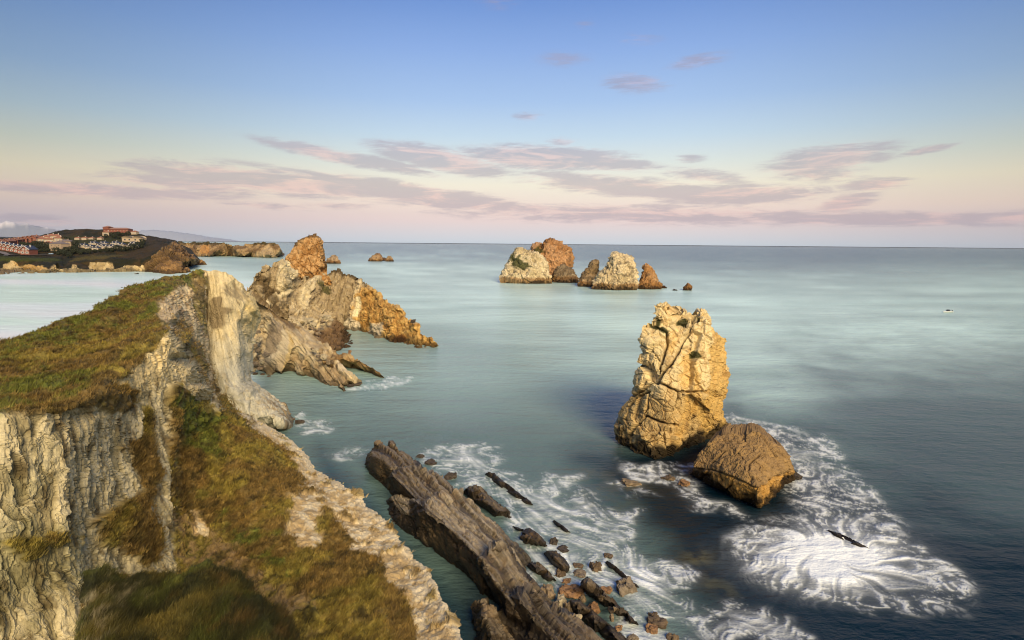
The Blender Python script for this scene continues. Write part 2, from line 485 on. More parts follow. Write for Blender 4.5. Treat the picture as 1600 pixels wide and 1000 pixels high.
# ------------------------------------------------------------------ materials
def surf_mat(name, scale=1.0, bump=0.25, rough=0.85, var=0.45, sat_noise=True, stretch=(1, 1, 1), rot=(0, 0, 0), crack=0.0, spec=0.25, bed=None):
    m = bpy.data.materials.new(name); m.use_nodes = True
    t = m.node_tree; t.nodes.clear()
    bs = N(t, 'ShaderNodeBsdfPrincipled'); out = N(t, 'ShaderNodeOutputMaterial')
    at = N(t, 'ShaderNodeAttribute'); at.attribute_name = 'Col'
    tc = N(t, 'ShaderNodeTexCoord')
    mp = N(t, 'ShaderNodeMapping'); mp.inputs['Scale'].default_value = stretch; mp.inputs['Rotation'].default_value = rot
    t.links.new(tc.outputs['Object'], mp.inputs[0])
    if bed:
        bn = Vector(bed[0]).normalized()
        dt = N(t, 'ShaderNodeVectorMath', operation='DOT_PRODUCT'); t.links.new(tc.outputs['Object'], dt.inputs[0]); dt.inputs[1].default_value = bn
        sc_ = N(t, 'ShaderNodeVectorMath', operation='SCALE'); sc_.inputs[0].default_value = bn; t.links.new(math_node(t, 'MULTIPLY', dt.outputs['Value'], bed[1]), sc_.inputs['Scale'])
        ma = N(t, 'ShaderNodeVectorMath', operation='MULTIPLY_ADD'); t.links.new(tc.outputs['Object'], ma.inputs[0]); ma.inputs[1].default_value = (bed[2],) * 3; t.links.new(sc_.outputs[0], ma.inputs[2])
        bnz = N(t, 'ShaderNodeTexNoise'); bnz.inputs['Scale'].default_value = 1.0; bnz.inputs['Detail'].default_value = 5; bnz.inputs['Roughness'].default_value = .6
        t.links.new(ma.outputs[0], bnz.inputs[0])
    def nz(s, det, rg):
        n = N(t, 'ShaderNodeTexNoise'); n.inputs['Scale'].default_value = s; n.inputs['Detail'].default_value = det
        n.inputs['Roughness'].default_value = rg
        t.links.new(mp.outputs[0], n.inputs[0]); return n.outputs[0]
    a = nz(0.9 * scale, 8, 0.65); b = nz(6.0 * scale, 6, 0.7)
    f = math_node(t, 'ADD', math_node(t, 'MULTIPLY', a, 0.5), math_node(t, 'MULTIPLY', b, 0.5))
    if bed: f = math_node(t, 'ADD', math_node(t, 'MULTIPLY', f, .45), math_node(t, 'MULTIPLY', bnz.outputs[0], .55))
    mr = N(t, 'ShaderNodeMapRange'); t.links.new(f, mr.inputs[0])
    mr.inputs[1].default_value = 0.3; mr.inputs[2].default_value = 0.7; mr.inputs[3].default_value = 1 - var; mr.inputs[4].default_value = 1 + var
    vm = N(t, 'ShaderNodeVectorMath', operation='SCALE')
    t.links.new(at.outputs['Color'], vm.inputs[0]); t.links.new(mr.outputs[0], vm.inputs['Scale'])
    t.links.new(vm.outputs[0], bs.inputs['Base Color'])
    bs.inputs['Roughness'].default_value = rough
    bs.inputs['Specular IOR Level'].default_value = spec
    hgt = math_node(t, 'ADD', math_node(t, 'MULTIPLY', a, 0.8), math_node(t, 'MULTIPLY', b, 0.3))
    if bed: hgt = math_node(t, 'ADD', hgt, math_node(t, 'MULTIPLY', bnz.outputs[0], bed[3]))
    if crack:
        v = N(t, 'ShaderNodeTexVoronoi', feature='DISTANCE_TO_EDGE'); v.inputs['Scale'].default_value = 1.3 * scale
        dn = N(t, 'ShaderNodeTexNoise'); dn.inputs['Scale'].default_value = 1.5 * scale; dn.inputs['Detail'].default_value = 3
        t.links.new(mp.outputs[0], dn.inputs[0])
        va = N(t, 'ShaderNodeVectorMath', operation='MULTIPLY_ADD')
        t.links.new(dn.outputs['Color'], va.inputs[0]); va.inputs[1].default_value = (0.5 / scale,) * 3
        t.links.new(mp.outputs[0], va.inputs[2]); t.links.new(va.outputs[0], v.inputs[0])
        cr = N(t, 'ShaderNodeMapRange'); t.links.new(v.outputs['Distance'], cr.inputs[0])
        cr.inputs[1].default_value = 0; cr.inputs[2].default_value = 0.07
        hgt = math_node(t, 'ADD', hgt, math_node(t, 'MULTIPLY', cr.outputs[0], crack))
    bp = N(t, 'ShaderNodeBump'); bp.inputs['Strength'].default_value = 0.9; bp.inputs['Distance'].default_value = bump
    t.links.new(hgt, bp.inputs['Height']); t.links.new(bp.outputs[0], bs.inputs['Normal'])
    t.links.new(bs.outputs[0], out.inputs[0])
    return m
M_cliff = surf_mat('cliff_limestone', 1.0, 0.30, crack=0.25)
M_near = surf_mat('headland_soil_and_rock', 2.0, 0.16, stretch=(1, 1, .38))
M_fold = surf_mat('folded_rock', 0.8, 0.35, bed=((.70, .25, .66), 1.6, .12, 1.4))
M_massif = surf_mat('massif_rock', 0.8, 0.40, crack=.2, bed=((.86, .1, -.16), 1.1, .10, 1.2))
M_slab = surf_mat('smooth_slab', 0.9, 0.30, var=0.5, crack=.16, bed=((.95, .2, .28), 1.8, .10, 1.0))
M_stack = surf_mat('stack_rock', 1.0, 0.22, crack=0.2)
M_reef = surf_mat('reef_rock', 2.0, 0.16, rough=0.6, spec=0.4, var=.7, bed=((.80, .58, .16), 4.0, .22, 1.6))
M_far = surf_mat('far_rock', 0.3, 0.9, crack=0.4, var=.55)
M_land = surf_mat('far_land', 0.12, 1.0, var=0.35)
M_bould = surf_mat('boulder_rock', 2.0, 0.06, var=0.3)
def flat_mat(name, col, rough=0.7, noise=0.15, scale=3.0):
    m = bpy.data.materials.new(name); m.use_nodes = True
    t = m.node_tree; bs = t.nodes['Principled BSDF']
    tc = N(t, 'ShaderNodeTexCoord'); n = N(t, 'ShaderNodeTexNoise'); n.inputs['Scale'].default_value = scale; n.inputs['Detail'].default_value = 4
    t.links.new(tc.outputs['Object'], n.inputs[0])
    lo = tuple(c * (1 - noise) for c in col); hi = tuple(min(1, c * (1 + noise)) for c in col)
    t.links.new(mix_rgb(t, n.outputs[0], lo, hi), bs.inputs['Base Color'])
    bs.inputs['Roughness'].default_value = rough
    return m

def zz_at(p): return float(P3(np.array([p[0]]), np.array([p[1]]), np.array([p[2]]))[0, 2])
# base colours (albedo)
PALE = C(.50, .42, .27); CREAM = C(.56, .48, .32); TAN = C(.36, .26, .14); ORANGE = C(.38, .225, .09); GREY = C(.30, .27, .21)
BROWN = C(.15, .095, .045); DARK = C(.06, .045, .03); GRASS = C(.115, .135, .030); OLIVE = C(.20, .165, .045); HEATH = C(.165, .115, .042)
HDARK = C(.06, .05, .015); SOIL = C(.30, .21, .11)
def wet(col, V, z0=1.2, k=0.55, seed=3):
    w = sstep(z0, z0 * 0.3, V[:, 2] + 0.6 * z0 * fbm(V * 0.5, seed, 3))
    return col * (1 - k * w)[:, None]

# ------------------------------------------------------------------ headland, near part
headland = tag(empty('headland'), kind='structure')
crest = [(-160, 600, 50), (-90, 566, 56), (0, 541, 62), (60, 518, 68), (100, 504, 72), (135, 489, 77), (170, 471, 82), (215, 447, 92), (250, 436, 98), (290, 428, 106), (322, 424, 112)]
right_edge = [(322, 450, 110), (322, 500, 105), (326, 560, 99), (336, 604, 92), (362, 634, 88), (391, 651, 84), (420, 666, 80), (450, 683, 77), (480, 712, 71), (492, 734, 67),
              (510, 743, 63), (540, 764, 58), (563, 768, 56.5), (566, 786, 55), (590, 806, 51), (612, 822, 48.5), (622, 848, 45.5), (645, 870, 42), (652, 878, 41), (668, 890, 39.5), (685, 925, 36), (700, 958, 33), (722, 1002, 30), (760, 1080, 26), (800, 1150, 23.5)]
outline = crest + right_edge + [(300, 1170, 26), (-160, 1170, 22)]
ctrl = [
    (-150, 700, 27.5), (-100, 640, 40), (100, 560, 52), (200, 500, 76), (150, 540, 60), (230, 465, 88), (60, 600, 41), (0, 600, 40), (0, 620, 35), (120, 600, 40), (180, 520, 66),
    # edge of the grass
    (0, 657, 28), (60, 643, 30), (110, 633, 32), (150, 615, 35.5), (163, 596, 40), (205, 571, 45), (235, 546, 49), (263, 524, 52),
    (256, 506, 62), (250, 485, 75), (262, 465, 86), (285, 442, 100),
    # cliff behind the notch
    (285, 480, 92), (300, 520, 89), (300, 560, 85), (322, 600, 86), (333, 622, 84), (270, 512, 74), (290, 545, 80),
    # crest of the pale buttress and ground behind it
    (281, 545, 54), (300, 577, 57), (318, 606, 60), (337, 640, 63),
    (286, 545, 74), (306, 575, 78), (326, 604, 79), (346, 640, 76),
    # buttress face
    (262, 560, 51.5), (268, 600, 50.8), (300, 625, 57), (290, 600, 54.5),
    (268, 700, 48.5), (268, 800, 45), (269, 895, 41), (257, 850, 42.2),
    (200, 620, 43.5), (200, 700, 41.8), (205, 780, 40), (200, 900, 37),
    (100, 650, 32.5), (100, 700, 31.2), (100, 800, 30.2), (100, 900, 29.2), (130, 1000, 28.3), (0, 700, 27.6), (0, 800, 27), (0, 900, 26.2), (0, 1000, 25.5), (160, 640, 37), (150, 720, 36), (150, 830, 34.5),
    # slope right of the wall
    (276, 640, 52), (279, 700, 52.5), (281, 800, 48), (284, 885, 43), (300, 640, 56), (330, 660, 62), (350, 660, 65), (380, 680, 66), (385, 655, 78), (410, 672, 76),
    (420, 720, 60), (350, 720, 57), (400, 800, 48), (480, 780, 53), (500, 850, 44), (400, 880, 41), (580, 900, 39), (480, 960, 34.5), (600, 1000, 31), (540, 800, 52), (600, 850, 45), (450, 700, 71), (340, 800, 50),
    (440, 770, 53.5), (520, 960, 34), (640, 960, 34), (300, 1000, 36), (420, 1060, 29)]
R_WALL = [(-220, 700), (0, 659), (60, 646), (110, 637), (145, 633), (172, 650), (205, 640), (222, 612), (190, 604), (168, 600), (208, 573), (236, 549), (263, 521), (285, 545), (310, 585), (334, 620), (343, 645), (320, 632), (290, 606), (262, 598),
          (258, 650), (264, 760), (271, 900), (200, 905), (130, 905), (120, 1170), (-220, 1170)]
R_VEG = [[(142, 815), (170, 790), (205, 770), (228, 800), (252, 835), (250, 884), (200, 872), (160, 850)], [(190, 700), (235, 680), (245, 760), (225, 800), (200, 790), (215, 740)],
         [(-20, 835), (40, 838), (62, 858), (40, 872), (0, 865)], [(225, 640), (245, 650), (242, 690), (228, 680)], [(60, 838), (120, 838), (110, 850), (70, 848)]]
R_UP = [(244, 488), (262, 460), (300, 436), (324, 424), (330, 470), (330, 600), (338, 625), (318, 604), (300, 575), (280, 540), (258, 512)]
R_UPVEG = [[(290, 436), (322, 430), (322, 520), (310, 500), (302, 460)], [(262, 490), (290, 505), (322, 560), (326, 590), (300, 560), (275, 520)], [(255, 505), (285, 530), (310, 570), (330, 606), (316, 604), (285, 555)]]
R_OUT = [(346, 612), (391, 648), (450, 680), (482, 708), (515, 740), (565, 766), (625, 845), (670, 888), (724, 1000), (820, 1170), (690, 1170), (655, 1000), (625, 930), (585, 880), (545, 840), (505, 790), (470, 745), (450, 705), (400, 672)]
R_SOIL = [(272, 800), (310, 815), (350, 850), (400, 885), (450, 930), (520, 975), (480, 1000), (420, 940), (350, 905), (280, 900)]
R_PALE2 = [[(440, 800), (470, 768), (490, 775), (500, 815), (492, 862), (460, 850)], [(300, 800), (318, 812), (326, 840), (305, 835)]]
R_GREEN = [[(-160, 620), (0, 600), (70, 575), (150, 590), (120, 625), (60, 640), (-160, 690)], [(0, 540), (100, 500), (200, 450), (260, 436), (330, 424), (300, 436), (255, 465), (215, 490), (120, 530), (0, 575)],
           [(350, 830), (400, 835), (445, 870), (450, 905), (400, 885), (360, 850)], [(262, 600), (300, 620), (335, 660), (350, 720), (300, 700), (275, 650)], [(220, 478), (262, 470), (240, 495), (200, 500)], [(300, 770), (350, 800), (340, 815), (300, 800)]]
def near_masks(V, px, py):
    w = 9 * fbm(V * np.array([.35, .35, .35]), 11, 4) 
    w2 = 16 * fbm(V * .45, 12, 4)
    rock = mask(px, py, R_WALL, 2.5, w * .7)
    for r in R_VEG: rock = rock * (1 - mask(px, py, r, 4, w2 * .9))
    up = mask(px, py, R_UP, 2.5, w * .35)
    for r in R_UPVEG: up = up * (1 - 0.85 * mask(px, py, r, 3, w2 * .4))
    outr = mask(px, py, R_OUT, 3, w2 * .7 + 2)
    outr *= 1 - sstep(0.25, .6, fbm(V * .55, 21, 4)) * .75
    for r in R_PALE2: outr = np.maximum(outr, mask(px, py, r, 4, w2 * .8))
    soil = mask(px, py, R_SOIL, 6, w2)
    green = 0
    for r in R_GREEN: green = np.maximum(green, mask(px, py, r, 8, w2 * 1.3))
    return rock, up, outr, soil, green
def near_disp(V, nr, px, py):
    rock, up, outr, soil, green = near_masks(V, px, py)
    # the wall: upright flutes and crumbly ledges
    Vw = V + .5 * np.stack([fbm(V * .5, 35, 3), fbm(V * .5, 36, 3), 0 * V[:, 0]], 1)
    flut = ridged(Vw * np.array([.95, .95, .16]), 31, 3)
    s1, _ = strata(V, (.9, -.3, .12), .9, 5, .9, .12)
    cr, hh, _ = voronoi(Vw * np.array([1.25, 1.25, .30]), 8, .9)
    cr2, hh2, _ = voronoi(Vw * np.array([3.0, 3.0, .55]), 18, .9)
    cr4, hh4, _ = voronoi(Vw * np.array([6.0, 6.0, 1.4]), 19, .9)
    drock = .34 * fbm(V * np.array([.22, .22, .10]), 37, 3) + .10 * flut + .08 * (s1 - .5) + .15 * hh - .07 * (1 - sstep(0, .06, cr)) + .11 * hh2 - .04 * (1 - sstep(0, .07, cr2)) + .06 * hh4
    cr3, hh3, _ = voronoi(Vw * 1.1, 28, .9)
    dout = .10 * hh3 + .30 * fbm(V * .3, 51, 5) + .03 * ridged(V * 1.0, 52, 4) + .03 * hh2 + .03 * hh4
    cl1, _, _ = voronoi(V * np.array([1.1, 1.1, 1.1]) + .4 * fbm(V * 1.5, 44, 2)[:, None], 43)
    dveg = .55 * fbm(V * .16, 40, 3) + .22 * fbm(V * .7, 41, 4) + .12 * fbm(V * 2.2, 42, 3) + .30 * sstep(0, .45, cl1) * sstep(-.4, .4, fbm(V * .3, 45, 3)) * (1 - .75 * sstep(360, 300, px) * sstep(660, 630, py))
    cr3, hh3, _ = voronoi(Vw * 1.1, 28)
    dout = .06 * hh3 + .20 * fbm(V * .45, 51, 5) + .07 * ridged(V * 1.0, 52, 4) + .03 * hh2
    k = np.maximum(rock, up)
    d = drock * k + dout * outr * (1 - k) + dveg * (1 - k) * (1 - outr * .7)
    # turf stands a little proud of the rock along its edge
    d += .25 * (1 - k) * (1 - outr)
    far = sstep(60, 100, V[:, 1])
    d *= 1 + .25 * far * k
    return d, (rock, up, outr, soil, green, hh, flut, hh3)
def near_col(V, nr, px, py, aux):
    rock, up, outr, soil, green, hh, flut, hh3 = aux
    n1 = fbm(V * .22, 60, 4); n2 = fbm(V * .9, 61, 4); n3 = fbm(V * np.array([1.2, 1.2, .3]), 62, 4)
    veg = mixc(mixc(HEATH, OLIVE, sstep(-.2, .5, n1 + .3 * n2)), GRASS, np.clip(green * sstep(-.7, .3, n2 + n1), 0, 1) * .9)
    veg = mixc(veg, C(.20, .13, .045), sstep(.25, .8, n2 - .2 * n1) * (1 - green) * .55)
    veg = mixc(veg, HDARK, sstep(.1, .8, -n2 + .3 * n3) * .75)
    n4 = fbm(V * 1.8, 64, 4)
    veg = veg * 1.15 * (1 + .45 * n4 + .25 * fbm(V * 4.5, 65, 3))[:, None]
    veg = mixc(veg, C(.30, .22, .10), sstep(.55, 1.0, n4) * .6)
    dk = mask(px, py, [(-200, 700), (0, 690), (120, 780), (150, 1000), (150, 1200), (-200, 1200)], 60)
    veg = mixc(veg, SOIL * .8, soil * .8 * sstep(-.5, .2, n2))
    rk = mixc(C(.30, .255, .145) + 0 * V, C(.46, .40, .25) + 0 * V, sstep(-.4, .6, n3 + hh))
    rk = mixc(rk, C(.17, .125, .06), sstep(.15, .7, -n3 * .7 + n2 * .7) * .75)
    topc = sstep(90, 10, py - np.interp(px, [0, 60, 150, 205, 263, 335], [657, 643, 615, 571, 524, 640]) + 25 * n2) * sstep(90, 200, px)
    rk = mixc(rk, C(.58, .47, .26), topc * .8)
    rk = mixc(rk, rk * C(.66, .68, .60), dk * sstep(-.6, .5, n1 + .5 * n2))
    upc = mixc(C(.46, .36, .21) + 0 * V, CREAM + 0 * V, sstep(-.2, .6, n3))
    upc = mixc(upc, C(.22, .14, .07), sstep(.05, .5, n2 + .5 * n1) * .6)
    oc = mixc(C(.40, .30, .16) + 0 * V, CREAM + 0 * V, sstep(-.2, .5, n2 + hh3))
    dj = poly_dist(px, py, right_edge, closed=False)
    oc = mixc(oc, CREAM * 1.05, sstep(14, 3, dj + 6 * n2) * .8)
    c = mixc(veg, oc, outr); c = mixc(c, upc, up); c = mixc(c, rk, rock)
    return wet(c, V, 1.5)
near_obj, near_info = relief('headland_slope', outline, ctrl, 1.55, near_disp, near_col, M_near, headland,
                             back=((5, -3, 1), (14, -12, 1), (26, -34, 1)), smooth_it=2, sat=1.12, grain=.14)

# mound of turf in front, below the viewer
mo = [(118, 1170, 15), (122, 1000, 18.5), (134, 935, 20.5), (158, 908, 21.5), (230, 899, 22), (300, 892, 22), (345, 899, 22), (385, 915, 21.8), (415, 938, 21.5), (440, 968, 21), (458, 1000, 20.3), (470, 1040, 19.3), (476, 1090, 18), (480, 1170, 16.5)]
mc = [(200, 940, 20.5), (300, 930, 20.3), (300, 1000, 18), (200, 1000, 18.2), (400, 980, 19), (300, 1100, 15.5), (440, 1050, 17.5)]
def mound_disp(V, nr, px, py):
    return .55 * fbm(V * .35, 70, 3) + .34 * fbm(V * 1.1, 71, 4) + .10 * fbm(V * 4, 72, 3), None
def mound_col(V, nr, px, py, aux):
    n1 = fbm(V * .35, 73, 3); n2 = fbm(V * 1.3, 74, 4)
    c = mixc(C(.045, .048, .014) + 0 * V, OLIVE * .8, sstep(-.2, .7, n1 + .5 * n2))
    c = mixc(c, GRASS * .8, sstep(0, .5, fbm(V * .5, 75, 3)) * .8)
    c = mixc(c, C(.14, .085, .03), sstep(.15, .7, n2 + .003 * (px - 330)) * .6)
    st = mask(px, py, [(118, 1000), (134, 925), (190, 905), (215, 930), (170, 980), (150, 1040)], 12, 20 * n2)
    c = mixc(c, C(.26, .23, .15), st * sstep(0, .5, fbm(V * 3, 76, 3)) * .8)
    return c
mound_obj, mound_info = relief('turf_mound', mo, mc, 2.0, mound_disp, mound_col, M_near, headland, back=((2, -1, 1), (4, -3.5, 1), (3, -9, 1)), smooth_it=4, sat=1.1, smooth=True)

# pale leaning slab
so = [(296, 436, 116), (322, 424, 114), (337, 425, 114.5), (352, 427, 115), (366, 434, 116), (377, 443, 117.5), (388, 455, 119), (400, 470, 120), (409, 484, 121), (408, 500, 121), (402, 516, 120.5), (396, 534, 119.5), (391, 556, 118), (390, 580, 116), (395, 596, 114),
      (410, 606, 111.5), (428, 620, 110), (441, 634, 108.5), (448, 650, 107), (457, 662, 105.5), Z(455, 672, -1), Z(430, 676, -1), (400, 695, 98), (330, 690, 96), (300, 620, 104), (290, 500, 112)]
so = [(a, b, c + float(np.interp(a, [380, 455], [0, 6]))) if zz_at((a, b, c)) > -.5 else (a, b, c) for a, b, c in so]
sc = [(350, 460, 111), (350, 500, 108.5), (372, 500, 110.5), (350, 560, 104.5), (370, 560, 107), (352, 600, 101.5), (375, 600, 105), (375, 625, 101.5), (400, 625, 104), (400, 650, 101), (425, 650, 102.5), (440, 662, 103.5), (396, 482, 117), (385, 472, 114.5), (388, 498, 114.8), (330, 460, 111.5), (330, 560, 104)]
def slab_disp(V, nr, px, py):
    s, _ = strata(V, (.95, .2, .28), 2.6, 3, .6, .05)
    f = ridged(V * np.array([.5, .5, .07]), 81, 3)
    cr, hh, _ = voronoi(V * .35, 83)
    edge = sstep(372, 400, px) * sstep(620, 560, py)
    toe = sstep(595, 625, py)
    return .12 * f + .30 * (s - .5) * (1 + 2.6 * edge + 1.4 * toe) + .15 * hh * (1 + 3 * edge) + .35 * fbm(V * .16, 88, 3) + .10 * fbm(V * .8, 84, 4) + toe * .4 * ridged(V * .4, 85, 3), (edge, toe, cr, hh)
def slab_col(V, nr, px, py, aux):
    edge, toe, cr, hh = aux
    n = fbm(V * .25, 86, 4); n2 = fbm(V * np.array([1., 1., .18]), 87, 4)
    c = mixc(C(.50, .43, .28) + 0 * V, C(.42, .40, .32), sstep(480, 600, py + 20 * n))
    c = mixc(c, C(.34, .28, .17), sstep(0, .8, n2) * .5)
    patch = np.maximum(mask(px, py, [(333, 468), (345, 465), (352, 480), (372, 482), (352, 492), (352, 520), (335, 516), (328, 500)], 3, 7 * n), mask(px, py, [(352, 445), (380, 448), (390, 465), (370, 470), (355, 462)], 4, 9 * n2) * .7)
    c = mixc(c, C(.17, .13, .08), patch * .75)
    c = mixc(c, C(.56, .44, .23), edge * .6 * mask(px, py, [(385, 450), (412, 480), (395, 515), (380, 530), (380, 480)], 5, 5 * n))
    c = mixc(c, C(.25, .18, .10), toe * sstep(.0, .5, n2 + .3) * sstep(400, 430, px + 10 * n) * .7)
    return wet(c, V, 1.6)
relief('rock_slab', so, sc, 1.3, slab_disp, slab_col, M_slab, headland, grain=.18, away=(-.85, .5, 0), back=((5, -2, 1), (10, -14, 1), (16, -34, 1)), smooth_it=2)

# ------------------------------------------------------------------ folded slabs above the cove
o4 = [(386, 449, 141), (402, 461, 142), (420, 477, 144), (440, 491, 146), (455, 499, 150), (470, 507, 153), (488, 520, 154), (505, 535, 151), (514, 546, 148), (520, 560, 146), (527, 570, 143), (536, 578, 141), (548, 590, 139), Z(560, 599, .1), Z(549, 605, -.8), (533, 601, 136.5),
      (538, 608, 134.5), Z(542, 618, -.8), Z(528, 616, -1), Z(510, 610, -1), Z(495, 605, -1), Z(485, 600, -1), Z(472, 597, -1), Z(457, 592, -1), Z(447, 590, -1), Z(436, 593, -1), Z(424, 591, -1), Z(400, 596, -1), Z(380, 598, -1), (372, 560, 150), (375, 500, 146)]
c4 = [(395, 520, 153), (400, 560, 152), (400, 582, 151), (408, 490, 149), (410, 520, 151), (418, 486, 144.5), (424, 496, 142.5), (416, 530, 144), (409, 556, 144.5), (413, 572, 144), (428, 584, 142.5),
      (436, 520, 140.5), (436, 545, 139.5), (442, 515, 140), (450, 530, 139), (457, 545, 138.3), (450, 568, 138), (439, 586, 139), (428, 560, 140), (462, 548, 140.5), (457, 572, 141), (450, 588, 142),
      (466, 540, 140), (475, 556, 137.5), (473, 580, 136.5), (462, 582, 138.5), (474, 592, 139.5), (480, 575, 139.5), (477, 592, 141), (480, 548, 139), (492, 575, 136.5), (503, 590, 134.8), (490, 592, 137), (512, 600, 133.5), (485, 555, 138),
      (440, 500, 145), (450, 508, 142), (470, 530, 141.5), (490, 545, 142.5), (503, 565, 140), (515, 580, 137.5), (520, 594, 135.5), (530, 610, 133.5), (505, 550, 145)]
def fold_disp(V, nr, px, py):
    s, r = strata(V, (.70, .25, .66), 2.3, 13, .8, .05)
    s2, _ = strata(V, (.70, .25, .66), 1.1, 14, .8, .05)
    cr, hh, _ = voronoi(V * .45, 15)
    slabA = mask(px, py, [(424, 494), (444, 512), (458, 545), (441, 586), (412, 572), (410, 550)], 3)
    cove = mask(px, py, [(384, 470), (418, 490), (408, 560), (420, 590), (380, 598)], 3)
    c2, h2, _ = voronoi(V * .7, 16)
    d = (2.2 * (s - .5) + .8 * (s2 - .5)) * (1 - .93 * slabA) * (1 - cove) + .25 * hh * (1 - slabA) + .25 * fbm(V * .5, 17, 4) + cove * (.9 * h2 - .35 * (1 - sstep(0, .2, c2)))
    return d, (s, r, slabA, cove, hh)
def fold_col(V, nr, px, py, aux):
    s, r, slabA, cove, hh = aux
    n = fbm(V * .2, 18, 4); n2 = fbm(V * .8, 19, 4)
    c = mixc(C(.42, .36, .25) + 0 * V, C(.56, .49, .34), sstep(.3, .8, s + .4 * n))
    c = mixc(c, C(.27, .20, .12), sstep(.1, .7, -n + .5 * (1 - r)) * .45)
    c = mixc(c, C(.16, .105, .055), mask(px, py, [(386, 448), (420, 475), (456, 498), (472, 510), (460, 512), (430, 492), (400, 470)], 3, 3 * n2) * .8)
    up = mask(px, py, [(424, 494), (440, 505), (440, 530), (428, 552), (410, 560), (412, 535)], 2, 4 * n2)
    c = mixc(c, C(.40, .35, .26), slabA); c = mixc(c, C(.22, .175, .12), up * slabA * .7)
    c = mixc(c, C(.47, .37, .20), mask(px, py, [(452, 520), (459, 545), (444, 580), (438, 588), (450, 550)], 1.5, 2 * n2) * .7)
    c = mixc(c, C(.42, .35, .24), cove * .7)
    low = sstep(7, 2.5, V[:, 2] + 2 * n)
    c = mixc(c, C(.24, .16, .085), low * .35)
    return wet(c, V, 1.8, .6)
o4 = [p if abs(zz_at(p)) < 1.2 else (p[0], p[1], p[2] + float(np.interp(p[0], [380, 450, 500, 545], [8, 14, 8, 1]))) for p in o4]
c4 = [(p[0], p[1], p[2] + float(np.interp(p[0], [380, 415, 450, 500, 545], [2, 10, 14, 8, 1]))) for p in c4]
relief('folded_slabs', o4, c4, 1.2, fold_disp, fold_col, M_fold, headland, back=((6, -2, 1), (14, -10, 1), (20, -26, 1)), smooth_it=1)

# long low rib running into the sea
o5 = [(500, 545, 152), Z(512, 546, 5), Z(530, 551, 4.8), Z(545, 553, 5), Z(559, 562, 3.6), Z(571, 568, 2.8), Z(583, 575, 2.2), Z(596, 584, 1.2), Z(606, 594, -.6), Z(592, 594, -.8), Z(578, 587, -.8), Z(566, 579, -.8), Z(550, 577, -.8), Z(536, 574, -.8), (520, 572, 144), (505, 565, 146)]
c5 = [Z(530, 561, 3.8), Z(548, 565, 3.2), Z(568, 574, 1.8), Z(585, 583, 1.0)]
def rib_disp(V, nr, px, py):
    s, r = strata(V, (.75, .1, .66), 1.3, 23, .6, .08)
    return .9 * (s - .5) + .25 * fbm(V * .6, 24, 4), s
def rib_col(V, nr, px, py, s):
    n = fbm(V * .4, 25, 4)
    return wet(mixc(C(.28, .19, .10) + 0 * V, C(.38, .29, .17), sstep(-.3, .6, n + s - .5)), V, 1.4, .6)
relief('rock_rib', o5, c5, 1.1, rib_disp, rib_col, M_cliff, headland, back=((4, -2, 1), (6, -8, 1)), smooth_it=1)

# rubble slope between the slabs and the ridge
o8 = [(450, 474, 205), (480, 474, 222), (505, 480, 232), (520, 490, 232), Z(530, 502, 3.4), Z(540, 516, .8), Z(546, 526, .4), Z(552, 538, -.6), Z(545, 548, -.8), Z(532, 552, -.8), Z(515, 556, -1), (490, 560, 158), (455, 530, 165)]
c8 = [(480, 500, 202), (500, 500, 208), (500, 520, 200), (520, 520, 205), Z(530, 535, 1.6), (505, 540, 182), (470, 500, 192), Z(520, 548, 1.2)]
def rub_disp(V, nr, px, py):
    c, h, r = voronoi(V * .38, 33); c2, h2, _ = voronoi(V * .9, 34)
    return 1.5 * h + .5 * h2 - .5 * (1 - sstep(0, .15, c)), (h, r)
def rub_col(V, nr, px, py, aux):
    h, r = aux; n = fbm(V * .15, 35, 3)
    c = mixc(C(.34, .27, .17) + 0 * V, CREAM, r * .8)
    low = sstep(6.5, 3.5, V[:, 2] + 1.5 * n + 0 * r)
    c = mixc(c, C(.16, .095, .05), low * .85)
    return wet(c, V, 1.5, .5)
relief('rubble_slope', o8, c8, 1.2, rub_disp, rub_col, M_cliff, headland, back=((5, -2, 1), (10, -20, 1)), smooth_it=1)

# massif with the crag on its near end and the ridge falling to the sea
oM = [(386, 452, 192), (389, 448, 192), (394, 441, 193), (402, 424, 195), (412, 420, 196), (418, 412, 197), (423, 417, 199), (429, 410, 199), (435, 406.5, 200), (440, 410, 200.5), (446, 411, 201), (452, 421, 202), (462, 430, 203), (472, 436, 204), (480, 430, 205), (488, 436, 206), (499, 433, 207), (510, 436, 209),
      (515, 426, 211), (520, 421, 212), (529, 421, 212.5), (536, 427, 212.5), (549, 428, 212.5), (556, 431, 212), (563, 437, 211), (570, 441, 210), (586, 453, 208), (595, 462, 206.5), (608, 474, 205), (618, 477, 204.5), (626, 481, 204), (632, 488, 203.5), (632, 493, 203), (638, 500, 202), (649, 506, 200.5), (655, 516, 198), (662, 525, 196), (675, 529, 194.5), (679, 535, 193.5),
      Z(684, 543, -.6), Z(676, 547, -.8), Z(655, 548, -.8), Z(640, 543.5, -.8), Z(629, 540.5, -.8), Z(617, 539, -.8), Z(607, 535, -.8), Z(595, 534.5, -.8), Z(580, 530, -.8), Z(569, 524, -.8), Z(556, 521, -.8), Z(539, 517, -.8), (528, 520, 186), (500, 545, 176), (400, 545, 172)]
